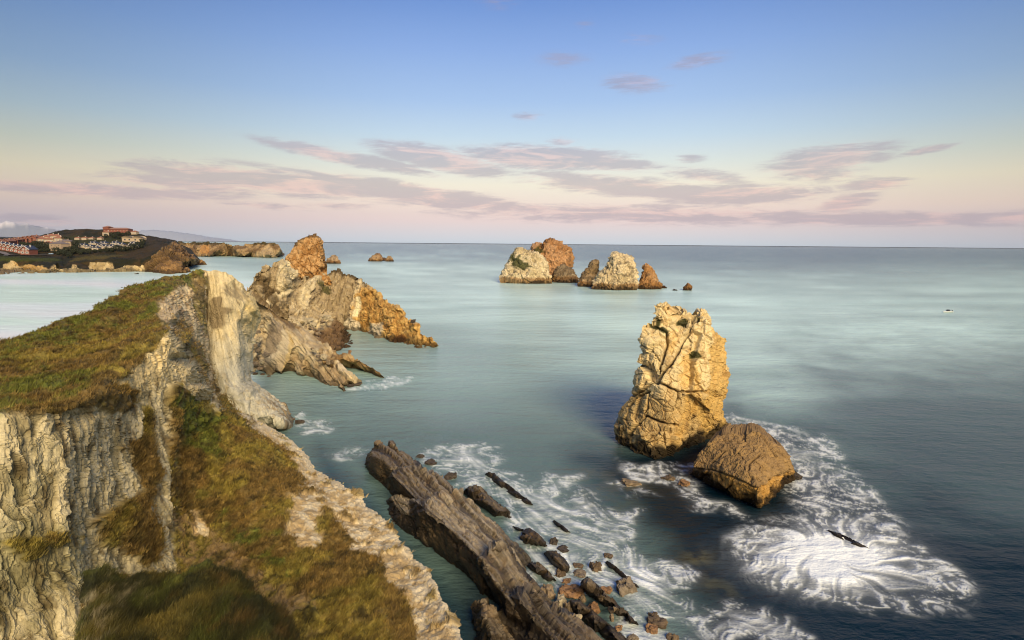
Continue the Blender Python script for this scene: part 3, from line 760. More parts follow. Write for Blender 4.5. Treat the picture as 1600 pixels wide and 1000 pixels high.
cM = [(425, 430, 196), (420, 450, 195.5), (441, 425, 197.5), (444, 440, 194), (438, 470, 190), (436, 485, 188), (428, 462, 195), (415, 470, 192), (405, 455, 191.5), (400, 440, 193), (449, 430, 200.5), (452, 450, 200), (448, 480, 193), (456, 445, 199), (458, 470, 194), (462, 490, 188), (470, 460, 197), (478, 490, 190),
      (482, 450, 200), (490, 470, 195), (497, 490, 191), (500, 455, 201), (503, 440, 204), (495, 445, 201), (512, 450, 205), (510, 480, 195), (515, 500, 190.5), (525, 450, 206), (530, 480, 199.5), (530, 505, 193), (540, 455, 205), (545, 480, 199), (542, 500, 195),
      (556, 450, 206.5), (555, 480, 200), (553, 495, 197), (562, 500, 197.5), (560, 515, 196), (545, 510, 195), (570, 460, 205.5), (575, 480, 201), (575, 499, 198), (590, 480, 200.5), (592, 498, 198), (605, 490, 201.5), (610, 505, 199), (590, 504, 200.5), (600, 508, 200), (618, 510, 198.5), (585, 506, 197), (595, 512, 194.5), (590, 526, 194), (572, 520, 196), (578, 510, 199),
      (612, 520, 196), (630, 520, 198), (625, 532, 195), (640, 515, 199.5), (645, 530, 196), (665, 532, 195), (640, 537, 194), (655, 540, 193)]
def mas_disp(V, nr, px, py):
    s, r = strata(V, (.86, .1, -.16), 3.2, 43, .9, .03)
    s2, _ = strata(V, (.86, .1, -.16), 1.7, 44, .9, .03)
    right = sstep(545, 570, px)
    sr, rr = strata(V, (.80, .1, .30), 3.0, 45, .5, .03)
    c, h, _ = voronoi(V * .28, 46); c2, h2, _ = voronoi(V * .7, 47)
    gr = ridged(V * np.array([.22, .22, .05]), 58, 4)
    d = (2.6 * (s - .5) + 1.2 * (s2 - .5) + .7 * gr) * (1 - right) + (1.1 * (sr - .5) + .35 * gr + .5 * h) * right + .5 * h + .35 * h2 - .25 * (1 - sstep(0, .1, c)) * right + .4 * fbm(V * .5, 48, 5)
    return d, (s, r, right, h, h2)
def mas_col(V, nr, px, py, aux):
    s, r, right, h, h2 = aux
    n = fbm(V * .09, 49, 4); n2 = fbm(V * .4, 50, 4)
    c = mixc(C(.35, .285, .185) + 0 * V, C(.54, .47, .32), sstep(.25, .8, s + .5 * n2))
    c = mixc(c, C(.16, .11, .06), sstep(.1, .6, n2 + .4 * (1 - r)) * .3 * (1 - right))
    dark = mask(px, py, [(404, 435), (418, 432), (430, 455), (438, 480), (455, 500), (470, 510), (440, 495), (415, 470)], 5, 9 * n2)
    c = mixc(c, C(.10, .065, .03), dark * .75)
    c = mixc(c, C(.085, .085, .03), mask(px, py, [(498, 440), (512, 446), (518, 458), (508, 460), (500, 450)], 2, 4 * n2) * .8)
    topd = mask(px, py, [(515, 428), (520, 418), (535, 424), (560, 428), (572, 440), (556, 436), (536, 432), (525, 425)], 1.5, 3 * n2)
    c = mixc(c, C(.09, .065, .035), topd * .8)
    orange = mask(px, py, [(552, 498), (556, 464), (566, 448), (590, 450), (640, 495), (690, 530), (690, 550), (655, 550), (606, 536), (560, 520), (540, 516)], 4, 7 * n2)
    c = mixc(c, mixc(ORANGE * .95 + 0 * V, C(.50, .34, .15), sstep(-.2, .5, n2 + h2)), orange * .9)
    strip = mask(px, py, [(559, 464), (564, 464), (560, 494), (553, 497)], 1.2)
    c = mixc(c, C(.62, .56, .38), strip)
    for p in ([(540, 497), (551, 496), (564, 506), (560, 519), (548, 517), (538, 508)], [(582, 505), (601, 504), (594, 530), (575, 527), (571, 522)]):
        c = mixc(c, C(.50, .45, .34), mask(px, py, p, 1.5, 1.5 * n2) * .85)
    c = mixc(c, C(.12, .05, .02), mask(px, py, [(622, 522), (636, 525), (632, 540), (612, 536)], 1.5, 1.5 * n2) * .8)
    dk = sstep(.45, .7, fbm(V * .35, 52, 3)) * (px > 530)
    c = mixc(c, C(.10, .075, .04), dk * .6)
    return wet(c, V, 2.0, .6)
def deeper(lst, xs, ds, top=None):
    out = []
    for p in lst:
        out.append((p[0], p[1], p[2] + float(np.interp(p[0], xs, ds))))
    return out
_wl = {tuple(p) for p in oM if 512 < p[1] < 549 and p[0] > 535 and abs(zz_at(p)) < 1.2}
oM = [p if tuple(p) in _wl else deeper([p], [390, 440, 500, 545, 580, 620, 684], [0, 8, 38, 42, 26, 10, 1])[0] for p in oM]
cM = deeper(cM, [390, 440, 500, 545, 580, 620, 684], [0, 8, 36, 40, 26, 10, 1])
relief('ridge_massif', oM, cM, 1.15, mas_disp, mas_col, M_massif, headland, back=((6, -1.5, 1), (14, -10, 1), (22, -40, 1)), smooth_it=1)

# pinnacle
oP = [(443, 408, 214), (447, 401, 214), (452, 394, 214), (456, 389, 215), (459, 383, 215), (463, 376, 216), (470, 372, 216), (481, 367.5, 217), (490, 365, 217), (496, 367, 217), (501, 372, 217.5), (505, 380, 217.5), (506.5, 391, 217.5), (508, 398, 217), (510, 410, 216), (508, 418, 216), (513, 425, 214), (518, 434, 213), (515, 446, 211), (485, 452, 209), (455, 442, 207), (446, 420, 209)]
cP = [(484, 385, 210.5), (470, 398, 210), (476, 410, 208.5), (468, 425, 206), (485, 430, 206.5), (500, 395, 210.5), (500, 412, 209.5), (493, 380, 211), (456, 412, 209), (500, 430, 208.5), (474, 380, 212.5)]
def pin_disp(V, nr, px, py):
    c, h, _ = voronoi(V * np.array([.40, .40, .26]), 53); c2, h2, _ = voronoi(V * np.array([.8, .8, .6]), 54)
    lowr = sstep(405, 420, py)
    s, r = strata(V, (.6, .1, .7), 2.0, 55, .6, .04)
    return .8 * h - .9 * (1 - sstep(0, .13, c)) + .35 * h2 - .35 * (1 - sstep(0, .12, c2)) + 2.0 * (s - .5) * lowr + .25 * fbm(V * .8, 59, 4), (h, h2)
def pin_col(V, nr, px, py, aux):
    n = fbm(V * .2, 56, 4)
    c = mixc(C(.36, .21, .10) + 0 * V, C(.46, .31, .17), sstep(-.4, .5, n + aux[0]))
    c = mixc(c, C(.20, .12, .06), sstep(.1, .6, fbm(V * .5, 57, 3)) * .5)
    top = sstep(5.5, 1.5, poly_dist(px, py, [(459, 383), (470, 372), (490, 364), (498, 368)], closed=False))
    return mixc(c, C(.12, .09, .05), top * .6)
oP = [(a, b, c + 34) for a, b, c in oP]; cP = [(a, b, c + 34) for a, b, c in cP]
relief('rock_pinnacle', oP, cP, 1.0, pin_disp, pin_col, M_cliff, headland, back=((5, -1, 1), (10, -8, 1), (14, -40, 1)), smooth_it=1, bulge=(5, 9, oP[4:16]))

# ------------------------------------------------------------------ sea stacks
def cracks(px, py, lines, wid):
    d = np.full(px.shape, 1e9)
    for l in lines: d = np.minimum(d, poly_dist(px, py, l, closed=False))
    return np.exp(-(d / wid) ** 2)
def q(lst, ox=940, oy=450, s=2.778):
    return [(a / s + ox, b / s + oy) for a, b in lst]
oS = [(1017, 504, 99.5), (1007, 509, 98.5), (1002.5, 520, 98.2), (1002, 529, 98), (1005.5, 540, 97.8), (1000, 553, 97.8), (994, 566, 97.6), (1000, 571, 97.6), (1007, 576, 97.4), (998, 583, 98), (993.5, 594, 98), (990.5, 612, 98), (989, 619, 98), (976, 630, 99), (962.5, 645, 100), (964, 655, 100), (963, 666, 100), (961.5, 681, 99.6), Z(963, 691, .2), Z(973, 697, .2), Z(981, 703, -.3), Z(990, 712, -.5), Z(1008, 717, -.5), Z(1023, 725, -.6), Z(1037, 721, -.6), Z(1059, 708, -.6), Z(1084, 700, -.6), Z(1102, 697, -.6), Z(1122, 682, -.6), Z(1138, 671, -.3),
      (1136, 663, 105), (1131.5, 652, 105), (1133, 630, 105), (1137, 612, 105), (1138, 595, 105), (1142, 580, 105), (1139, 572, 104.5), (1136, 554, 104.5), (1139.5, 533, 104.5), (1134, 527, 104), (1127, 522, 103.5), (1117, 516, 103), (1115, 495, 102.5), (1104, 484, 102.5), (1096, 480.5, 102), (1090, 485, 102), (1084, 491, 102), (1078, 488, 102.5), (1071, 482, 102.5), (1064, 485, 102.5), (1058, 476, 102), (1053, 480, 101.5), (1048, 479, 101), (1044, 472, 100.5), (1032, 468.5, 100), (1020, 475, 99.8), (1018.5, 488, 99.6)]
cS = [(1045, 640, 91.6), (1080, 618, 92), (1100, 610, 93), (1108, 560, 95), (1106, 500, 98), (1085, 545, 94.5), (1060, 560, 93), (1030, 600, 92.6), (1020, 540, 95.8), (1045, 505, 98.5), (1030, 490, 97.5), (1040, 480, 98.5), (1085, 505, 97.5), (1095, 495, 98.5), (1068, 495, 100.5), (1060, 520, 97.5), (1120, 560, 99), (1122, 610, 98), (1118, 650, 97.5), (1100, 650, 96), (1092, 680, 97.5), (1066, 690, 93.5), (1045, 700, 91), (1082, 650, 93), (1000, 660, 93.8), (995, 690, 93.4), (1020, 700, 91), (975, 660, 97), (1010, 620, 94.2), (1003, 600, 96), (1005, 560, 96.8), (1060, 600, 91.9), (1040, 670, 91.1), (1110, 530, 97), (1020, 570, 94.2), (1070, 530, 96)]
crS = [q(l) for l in ([(232, 400), (250, 350), (270, 290), (290, 230), (285, 200)], [(140, 470), (185, 440), (232, 400), (280, 425), (340, 455), (400, 450), (460, 455)], [(232, 400), (300, 330), (350, 230), (380, 180), (400, 120)], [(120, 520), (160, 470), (205, 450)],
       [(340, 455), (320, 520), (280, 585)], [(115, 640), (150, 590), (190, 555), (280, 590), (330, 600)], [(190, 680), (215, 650), (240, 640)], [(150, 330), (195, 350), (225, 385)], [(400, 350), (405, 400), (440, 450)], [(470, 190), (480, 260), (460, 320)], [(460, 455), (500, 400), (520, 300), (545, 240)],
       [(215, 150), (260, 180), (290, 195)], [(330, 100), (300, 150), (270, 130)], [(440, 90), (470, 150), (480, 190)], [(60, 560), (100, 570)], [(205, 450), (200, 520), (170, 560)], [(420, 460), (410, 560), (380, 640)], [(185, 250), (240, 300), (265, 330)], [(285, 590), (270, 650), (290, 700)], [(250, 200), (330, 240), (380, 260)])]
def stack_disp(V, nr, px, py):
    c, h, _ = voronoi(V * np.array([.17, .17, .15]) + 3.3, 63, 1.2); c2, h2, _ = voronoi(V * .62, 64, .9); c3, h3, _ = voronoi(V * 1.5, 65, .9)
    wx = 1.6 * perlin(V * .5, 66) + .8 * perlin(V * 1.6, 68); wy = 1.6 * perlin(V * .5, 67) + .8 * perlin(V * 1.6, 69)
    big = cracks(px + wx, py + wy, crS[:6], 1.7); sm = cracks(px + wx, py + wy, crS[6:], 1.1)
    top = sstep(520, 490, py)
    s, _ = strata(V, (.25, .2, .95), 1.4, 68, .5, .06)
    c4, h4, _ = voronoi(V * 3.2, 60, .9)
    return 1.0 * h + .26 * h2 * (1 + 1.0 * top) + .10 * h3 + .03 * h4 - 1.2 * big - .6 * sm - .14 * (1 - sstep(0, .06, c)) - .22 * (1 - sstep(0, .12, c2)) - .55 * top * (1 - sstep(0, .2, c2)) - .35 * top - .18 + .16 * (s - .5) + .05 * fbm(V * 1.2, 69, 4), (h, h2, h3)
def stack_col(V, nr, px, py, aux):
    n = fbm(V * .17, 90, 4); n2 = fbm(V * .8, 91, 4); n3 = fbm(V * np.array([.8, .8, .15]), 92, 4)
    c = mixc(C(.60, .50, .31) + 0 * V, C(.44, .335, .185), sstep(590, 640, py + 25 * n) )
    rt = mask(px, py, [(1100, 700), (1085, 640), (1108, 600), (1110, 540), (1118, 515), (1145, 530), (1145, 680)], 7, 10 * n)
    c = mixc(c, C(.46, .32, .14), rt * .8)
    for p in ([(1030, 495), (1045, 480), (1048, 470), (1036, 490)], [(1068, 545), (1085, 540), (1090, 590), (1075, 610), (1060, 600)], [(1045, 520), (1060, 510), (1055, 545), (1045, 555)], [(1085, 580), (1100, 610), (1085, 650), (1070, 680), (1040, 715), (1060, 670)]):
        c = mixc(c, C(.48, .32, .13), mask(px, py, p, 6, 7 * n2) * .6)
    c = mixc(c, C(.33, .22, .11), sstep(.1, .6, n3) * .5)
    c = mixc(c, C(.26, .18, .10), sstep(.2, .5, n2) * sstep(620, 660, py) * .6)
    for p in ([(1012, 505), (1025, 506), (1048, 516), (1045, 522), (1025, 516), (1012, 509)], [(1061, 497), (1075, 495), (1070, 508), (1060, 506)], [(1084, 548), (1092, 545), (1098, 558), (1086, 560)], [(1025, 500), (1032, 503), (1028, 510)], [(1086, 492), (1094, 494), (1090, 500)]):
        c = mixc(c, C(.05, .055, .018), mask(px, py, p, 1.5, 3 * n2) * .9)
    c = mixc(c, C(.14, .085, .04), cracks(px, py, crS[:6], 1.6) * .5)
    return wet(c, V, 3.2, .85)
oS = [p if abs(zz_at(p)) < .8 else (p[0], p[1], p[2] + 1.5) for p in oS]; cS = [(a, b, c + 1.5) for a, b, c in cS]
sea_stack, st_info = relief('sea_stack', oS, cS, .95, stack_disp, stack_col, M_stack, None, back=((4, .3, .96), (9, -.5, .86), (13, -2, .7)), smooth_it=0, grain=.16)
tag(sea_stack, 'tall cracked golden sea stack with a jagged pale top, beside a low round boulder', 'sea stack')

oB = [(1095, 709, 84), (1105, 695, 84), (1120, 684, 84.5), (1136, 677.5, 85), (1149, 675, 85), (1165, 678, 84), (1176, 675, 84), (1188, 678.5, 83.5), (1206, 691, 82.5), (1224, 706, 81.5), (1235, 720, 81), (1242, 738, 81.5), Z(1240, 753, -.4), Z(1222, 764, -.6), Z(1207, 780, -.6), Z(1203, 790, -.6), Z(1188, 797, -.6), Z(1170, 790, -.6), Z(1152, 783, -.6), Z(1134, 772, -.6), Z(1113, 765, -.6), Z(1095, 754, -.6), Z(1082, 744, -.4), (1085, 727, 83.5)]
cB = [(1100, 733, 82), (1134, 738, 78), (1160, 750, 75), (1185, 762, 73), (1205, 750, 75.5), (1222, 733, 78), (1150, 700, 80.5), (1190, 705, 79.5), (1120, 705, 82), (1170, 725, 77), (1165, 690, 82), (1150, 765, 76), (1185, 780, 73.2), (1120, 752, 79.5), (1205, 768, 75.8)]
crB = [q(l) for l in ([(395, 780), (470, 790), (540, 805), (610, 840), (680, 870)], [(680, 870), (740, 830), (830, 790)], [(480, 760), (510, 730), (560, 690)], [(630, 790), (660, 740), (680, 720)], [(540, 890), (560, 850), (580, 820)], [(430, 840), (450, 810)], [(690, 640), (740, 700), (800, 740)])]
def boul_disp(V, nr, px, py):
    c, h, _ = voronoi(V * np.array([.22, .22, .22]) + 1.7, 101); c2, h2, _ = voronoi(V * .7, 102)
    wx = 3 * perlin(V * .6, 103)
    c3, h3, _ = voronoi(V * 1.9, 99, .9)
    return .4 * h + .14 * h2 + .07 * h3 - .5 * cracks(px + wx, py + wx, crB, 1.4) + .08 * fbm(V * 1.1, 104, 4) + .12 * ridged(V * np.array([1., 1., .5]), 105, 3) - .12 * (1 - sstep(0, .1, c2)), h2
def boul_col(V, nr, px, py, h2):
    n = fbm(V * .4, 106, 4)
    top = in_poly(px, py, q([(395, 790), (540, 805), (680, 870), (740, 830), (845, 790), (850, 600), (395, 600)])).astype(float)
    c = mixc(C(.42, .26, .11) + 0 * V, C(.24, .175, .105), top * .8)
    c = mixc(c, C(.32, .22, .11), sstep(-.1, .5, n) * .6)
    return wet(c, V, 2.8, .85)
bo, _ = relief('boulder', oB, cB, .95, boul_disp, boul_col, M_stack, None, back=((3, .2, .95), (7, -.4, .8), (10, -2, .6)), smooth_it=1, grain=.18)
tag(bo, 'big squat brown boulder in the water at the foot of the tall sea stack', 'boulder')

def q3(lst): return [(a / 4.444 + 760, b / 4.444 + 350) for a, b in lst]
def auto_rock(name, out_px, T, mat, disp, colf, label, cat='sea rock', base_y=None, lean=0.03, step=.9, Yoff=0.0, parent=None, group=None, thick=None):
    ys = [p[1] for p in out_px]; yb = max(ys); yt = min(ys); xs = [p[0] for p in out_px]
    xc = (min(xs) + max(xs)) / 2
    Yb = Z(xc, yb, -.5)[2] + Yoff
    ol = []
    for (x, y) in out_px:
        hf = (yb - y) / max(1, yb - yt)
        ol.append((x, y, Yb * (1 + lean * hf)))
    upper = [p for p in out_px if p[1] < yb - .22 * (yb - yt)]
    i0 = [i for i, p in enumerate(out_px) if p in upper]
    # walk the outline from lower left over the top to lower right
    n = len(out_px); start = min(range(n), key=lambda i: (out_px[i][0] + 0.6 * -out_px[i][1]) )
    seq = [out_px[i % n] for i in range(start, start + n)]
    seq = [p for p in seq if p in upper]
    rad = min(max(xs) - min(xs), (yb - yt) * 1.2) * .5
    cx = xc; ctr = [(cx, (yt + yb) / 2, Yb * (1 + lean * .5)), (cx, yb - .1 * (yb - yt), Yb)]
    th = thick or T * 2
    o, info = relief(name, ol, ctr, step, disp, colf, mat, parent, back=((th * .4, .2, .95), (th * .8, -.5, .8), (th, -2, .6)), smooth_it=2, bulge=(T, rad, seq))
    if label: tag(o, label, cat, group)
    return o, info
def far_disp(amp=1.0, fr=.12, seed=1, vert=True):
    def f(V, nr, px, py):
        c, h, _ = voronoi(V * np.array([fr, fr, fr * (.5 if vert else 1)]), seed); c2, h2, _ = voronoi(V * fr * 2.6, seed + 1)
        r = ridged(V * np.array([fr, fr, fr * .25]) * 1.6, seed + 2, 3)
        r2 = ridged(V * np.array([fr, fr, fr * .3]) * 4.2, seed + 3, 3)
        return amp * (1.3 * h + .6 * h2 + 1.5 * r * vert + .6 * r2 + .5 * fbm(V * fr * 4, seed + 4, 4) - .7 * (1 - sstep(0, .12, c))), (h, h2)
    return f
def far_col(a, b, seed=1, green=None, band=True):
    a = np.array(a); b = np.array(b)
    def f(V, nr, px, py, aux):
        n = fbm(V * np.array([.08, .08, .03]), seed + 5, 4); n2 = fbm(V * .25, seed + 6, 4)
        c = mixc(a + 0 * V, b, sstep(-.4, .5, n + aux[0]))
        c = mixc(c, DARK * 1.6, sstep(.25, .6, n2) * .55)
        if green:
            for p in green: c = mixc(c, C(.06, .07, .02), mask(px, py, p, 2, 5 * n2) * .85)
        if band:
            c = mixc(c, C(.22, .12, .05), sstep(5.0, 3.0, V[:, 2] + n) * .7)
        return wet(c, V, 2.5, .7)
    return f
S_b = q3([(320, 190), (328, 160), (350, 145), (370, 160), (390, 150), (410, 120), (440, 105), (490, 120), (540, 150), (580, 180), (592, 230), (588, 290), (575, 330), (540, 408), (460, 405), (340, 390), (330, 260)])
auto_rock('sea_rock', S_b, 14, M_far, far_disp(1.0, .11, 201), far_col((.33, .19, .10), (.42, .27, .16), 201, [q3([(310, 200), (370, 160), (400, 170), (400, 210), (360, 220)])]), 'tall rounded reddish brown sea rock behind the pale sloping one', Yoff=18)
auto_rock('sea_rock', q3([(372, 250), (400, 228), (450, 232), (482, 260), (490, 300), (480, 398), (380, 400)]), 10, M_far, far_disp(.8, .12, 205), far_col((.26, .17, .09), (.36, .25, .14), 205), 'narrow brown rock wedged between the pale sloping rock and the tall brown rock', Yoff=8)
S_a = q3([(108, 388), (112, 350), (130, 322), (155, 280), (185, 210), (205, 185), (230, 170), (262, 190), (280, 190), (310, 205), (345, 215), (380, 232), (410, 270), (420, 330), (445, 375), (440, 403), (380, 418), (300, 415), (230, 405), (160, 392)])
auto_rock('sea_rock', S_a, 16, M_far, far_disp(1.0, .11, 211), far_col((.44, .37, .24), (.54, .47, .33), 211, [q3([(180, 220), (240, 240), (300, 290), (320, 310), (230, 310), (170, 270)])]), 'pale cream sea rock with green growth on its slope, left end of the distant rocks')
auto_rock('sea_rock', q3([(470, 375), (474, 330), (500, 300), (530, 290), (570, 305), (600, 330), (622, 360), (630, 403), (540, 412), (480, 406)]), 9, M_far, far_disp(.9, .13, 221), far_col((.22, .17, .11), (.34, .28, .19), 221), 'low dark grey-brown sea rock at the foot of the tall reddish brown rock')
auto_rock('sea_rock', q3([(642, 432), (650, 390), (672, 345), (690, 318), (720, 300), (730, 270), (750, 258), (768, 254), (772, 300), (765, 345), (778, 375), (775, 440), (700, 440)]), 6, M_far, far_disp(.7, .14, 231), far_col((.26, .19, .11), (.36, .27, .17), 231), 'hooked dark brown sea spire leaning against the left of a wide pale rock')
S_f = q3([(745, 440), (752, 400), (775, 370), (790, 340), (842, 308), (855, 270), (870, 240), (895, 205), (925, 215), (950, 213), (975, 232), (1000, 245), (1025, 290), (1030, 350), (1036, 420), (1030, 452), (950, 462), (860, 463), (770, 458)])
auto_rock('sea_rock', S_f, 13, M_far, far_disp(1.0, .12, 241), far_col((.42, .35, .23), (.52, .44, .30), 241), 'wide pale ribbed sea rock between a hooked spire and a pointed cone')
auto_rock('sea_rock', q3([(1072, 445), (1075, 400), (1080, 360), (1098, 325), (1095, 300), (1110, 285), (1138, 300), (1148, 330), (1166, 345), (1180, 380), (1192, 410), (1212, 425), (1210, 445), (1140, 458), (1085, 455)]), 7, M_far, far_disp(.7, .14, 251), far_col((.34, .20, .10), (.42, .28, .16), 251), 'pointed rusty brown cone shaped sea rock standing right of the wide pale rock')
auto_rock('sea_rock', q3([(1216, 447), (1222, 435), (1232, 430), (1246, 442), (1248, 450)]), 2, M_far, far_disp(.3, .3, 255), far_col((.2, .12, .07), (.28, .18, .1), 255), 'tiny brown rock just right of the rusty cone shaped rock', lean=.004)
auto_rock('sea_rock', q3([(1034, 428), (1040, 405), (1050, 408), (1054, 428)]), 2, M_far, far_disp(.3, .3, 257), far_col((.15, .1, .06), (.22, .15, .09), 257), 'tiny dark rock touching the right foot of the wide pale rock', lean=.004)
auto_rock('sea_rock', q3([(1293, 460), (1302, 453), (1318, 457), (1330, 466), (1305, 467)]), 1.5, M_far, far_disp(.2, .3, 261), far_col((.06, .04, .03), (.1, .07, .05), 261), 'flat black rock barely above water, left of a small round one', lean=.003)
auto_rock('sea_rock', q3([(1370, 460), (1372, 438), (1385, 428), (1397, 418), (1408, 420), (1425, 435), (1422, 464), (1395, 466)]), 3, M_far, far_disp(.4, .25, 265), far_col((.28, .16, .08), (.36, .22, .12), 265), 'small round brown rock standing alone at the end of the distant row', lean=.006)
def q8(lst): return [(a / 8 + 440, b / 8 + 360) for a, b in lst]
auto_rock('sea_rock', q8([(555, 415), (565, 375), (600, 345), (640, 315), (670, 318), (700, 350), (718, 375), (728, 405), (640, 420)]), 6, M_far, far_disp(.8, .1, 271), far_col((.26, .19, .12), (.38, .29, .19), 271), 'grey-brown domed sea rock seen just right of the pinnacle', lean=.012)
auto_rock('sea_rock', q8([(1078, 385), (1100, 360), (1140, 325), (1180, 305), (1215, 290), (1240, 310), (1250, 345), (1248, 388), (1160, 390)]), 6, M_far, far_disp(.8, .1, 275), far_col((.26, .17, .10), (.36, .26, .16), 275), 'wedge shaped brown rock, larger of the two lone rocks near the horizon', lean=.01)
auto_rock('sea_rock', q8([(1246, 383), (1255, 345), (1280, 342), (1302, 355), (1306, 383)]), 4, M_far, far_disp(.5, .1, 278), far_col((.10, .07, .05), (.15, .10, .07), 278), 'low dark rock linking the two lone rocks near the horizon', lean=.006)
auto_rock('sea_rock', q8([(1306, 385), (1312, 350), (1335, 322), (1362, 325), (1380, 350), (1395, 386), (1350, 392)]), 4, M_far, far_disp(.6, .1, 281), far_col((.28, .20, .12), (.36, .27, .17), 281), 'smaller rounded brown rock right of the wedge shaped rock on the open sea', lean=.008)

# ------------------------------------------------------------------ tilted rock reef below the headland
reef = tag(empty('rock_reef', (0, 0, 0)), 'long reef of tilted dark striped slabs rising from the sea below the grassy slope', 'reef')
REEF_N = np.array([.80, .58, .16]); REEF_N /= np.linalg.norm(REEF_N)
def reef_disp(amp=1.0, seed=301):
    def f(V, nr, px, py):
        Vb = V + .25 * np.stack([fbm(V * .6, seed + 20, 3)] * 3, 1)
        s, r = strata(Vb, REEF_N, .85, seed, .3, .08); s2, r2 = strata(Vb, REEF_N, .5, seed + 1, .3, .12)
        # broken ends: blocks long in the bedding, short across it
        ax = np.array([.58, -.81, -.04]); up = np.cross(REEF_N, ax)
        Q = np.stack([V @ REEF_N / 1.0, V @ ax / 4.5, V @ up / 2.5], 1)
        c, h, rr = voronoi(Q, seed + 2, .5)
        c2, h2, _ = voronoi(V * 1.6, seed + 4, .9)
        return amp * (.70 * (s - .5) + .26 * (s2 - .5) + .45 * (rr - .5) - .10 * (1 - sstep(0, .06, c)) + .05 * h2 + .08 * fbm(V * .6, seed + 3, 4)), (s, r, r2, rr)
    return f
def reef_col(light=.5, seed=301):
    def f(V, nr, px, py, aux):
        s, r, r2, h = aux
        n = fbm(V * .3, seed + 7, 4); n2 = fbm(V * 1.2, seed + 8, 4)
        c = mixc(C(.050, .038, .026) + 0 * V, C(.14, .105, .066), sstep(.1, .9, r * .5 + r2 * .4 + .3 * n))
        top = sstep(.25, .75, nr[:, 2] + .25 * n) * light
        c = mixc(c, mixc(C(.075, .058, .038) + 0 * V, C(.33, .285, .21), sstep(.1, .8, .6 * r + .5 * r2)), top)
        c = mixc(c, C(.19, .125, .065), sstep(.1, .6, n2 + .3 * n) * .35)
        return wet(c, V, 1.6, .65)
    return f
def reef_part(ol, ct, seed, light=.5, amp=1.0, step=1.15, name='rock_slab'):
    ol = [Z(*p) for p in ol]; ct = [Z(*p) for p in ct]
    return relief(name, ol, ct, step, reef_disp(amp, seed), reef_col(light, seed), M_reef, reef, grain=.2, back=((1.5, -.5, 1), (3, -3, 1), (3, -7, 1)), smooth_it=0)
reef_part([(570, 732, -.4), (574, 712, 1.5), (580, 700, 2.4), (590, 691, 3.4), (598, 696, 3.0), (612, 692, 3.3), (620, 704, 2.8), (630, 707, 2.2), (646, 716, 1.6), (656, 728, 1), (664, 745, .3), (655, 770, -.6), (625, 772, -.6), (606, 768, -.6), (588, 752, -.6), (575, 740, -.6)],
          [(584, 714, 3.6), (600, 720, 4.2), (618, 738, 3.8), (640, 738, 2.4), (604, 745, 1.3), (590, 738, 1.6)], 301, .35)
reef_part([(598, 752, -.6), (606, 745, 2.8), (613, 736, 4.8), (624, 731, 5.0), (636, 731, 4.6), (652, 728, 4.2), (668, 736, 2.8), (684, 740, 2.2), (697, 750, 1.6), (712, 764, 1.2), (724, 780, .8), (738, 800, -.2), (700, 812, .5), (668, 812, 2), (640, 802, -.6), (618, 790, -.6), (604, 775, -.6)],
          [(613, 745, 5.0), (628, 758, 4.6), (646, 776, 4.1), (662, 792, 4.0), (616, 766, 1.5), (640, 788, 1.6), (680, 770, 3.0)], 311, .6)
reef_part([(603, 786, -.6), (612, 778, 1.4), (626, 776, 2.4), (642, 782, 3.2), (660, 788, 6.0), (672, 780, 5.8), (690, 772, 5.4), (706, 767, 5.0), (718, 765, 4.4), (732, 782, 2.8), (750, 797, 2.2), (764, 812, 1.7), (780, 824, 1.4), (792, 842, 1.1), (806, 852, .9), (820, 866, .5), (832, 880, -.3), (812, 900, .3), (790, 905, 2), (772, 935, -.6), (756, 934, -.6), (730, 908, -.6), (700, 884, -.6), (672, 862, -.6), (650, 849, -.6), (628, 838, -.6), (612, 824, -.6), (605, 805, -.6)],
          [(664, 797, 6.3), (684, 812, 6.0), (704, 828, 5.5), (728, 850, 5.3), (752, 876, 5.0), (684, 834, 3.0), (720, 868, 2.8), (752, 905, 2.2), (640, 806, 2.8), (622, 800, 2.0), (650, 826, 1.6), (700, 860, 1.8), (740, 830, 3.6), (775, 860, 2.8), (720, 795, 3.8)], 321, .85)
reef_part([(742, 880, 3.5), (750, 870, 5.8), (764, 860, 5.8), (781, 853, 5.7), (796, 860, 4.6), (806, 870, 3.2), (818, 886, 2.4), (832, 905, 1.8), (845, 924, 1.4), (862, 942, 1.0), (880, 965, .5), (860, 985, 1), (820, 970, 3), (790, 965, 1.5), (775, 945, -.6), (756, 915, .6), (744, 896, 1.5)],
          [(756, 886, 6.0), (770, 905, 5.7), (786, 925, 4.9), (800, 945, 4.7), (760, 905, 3.0), (780, 938, 2.0), (800, 890, 3.9), (820, 920, 3.2), (840, 950, 2.4)], 331, .6)
reef_part([(740, 985, -.6), (740, 955, .8), (745, 943, 2.8), (757, 942, 3.6), (766, 950, 3.6), (778, 956, 2.6), (790, 948, 2.2), (796, 932, 5.0), (806, 921, 6.0), (820, 919, 6.0), (836, 928, 5.3), (850, 938, 4.0), (866, 948, 3.4), (882, 957, 2.6), (896, 966, 1.9), (912, 978, 1.4), (930, 992, 1.1), (948, 1006, .8), (985, 1040, .3), (1030, 1090, -.5), (1030, 1180, -.6), (740, 1180, -.6), (738, 1060, -.6)],
          [(758, 965, 4.0), (768, 990, 3.8), (780, 975, 1.6), (795, 1000, 1.5), (790, 970, 1.4), (812, 940, 6.2), (835, 965, 5.2), (860, 990, 5.0), (890, 1020, 4.8), (830, 1000, 3.0), (860, 1040, 3.0), (850, 955, 4.4), (890, 985, 3.4), (820, 985, 2.5), (800, 1060, 3), (900, 1090, 3), (765, 1030, 3)], 341, .4)

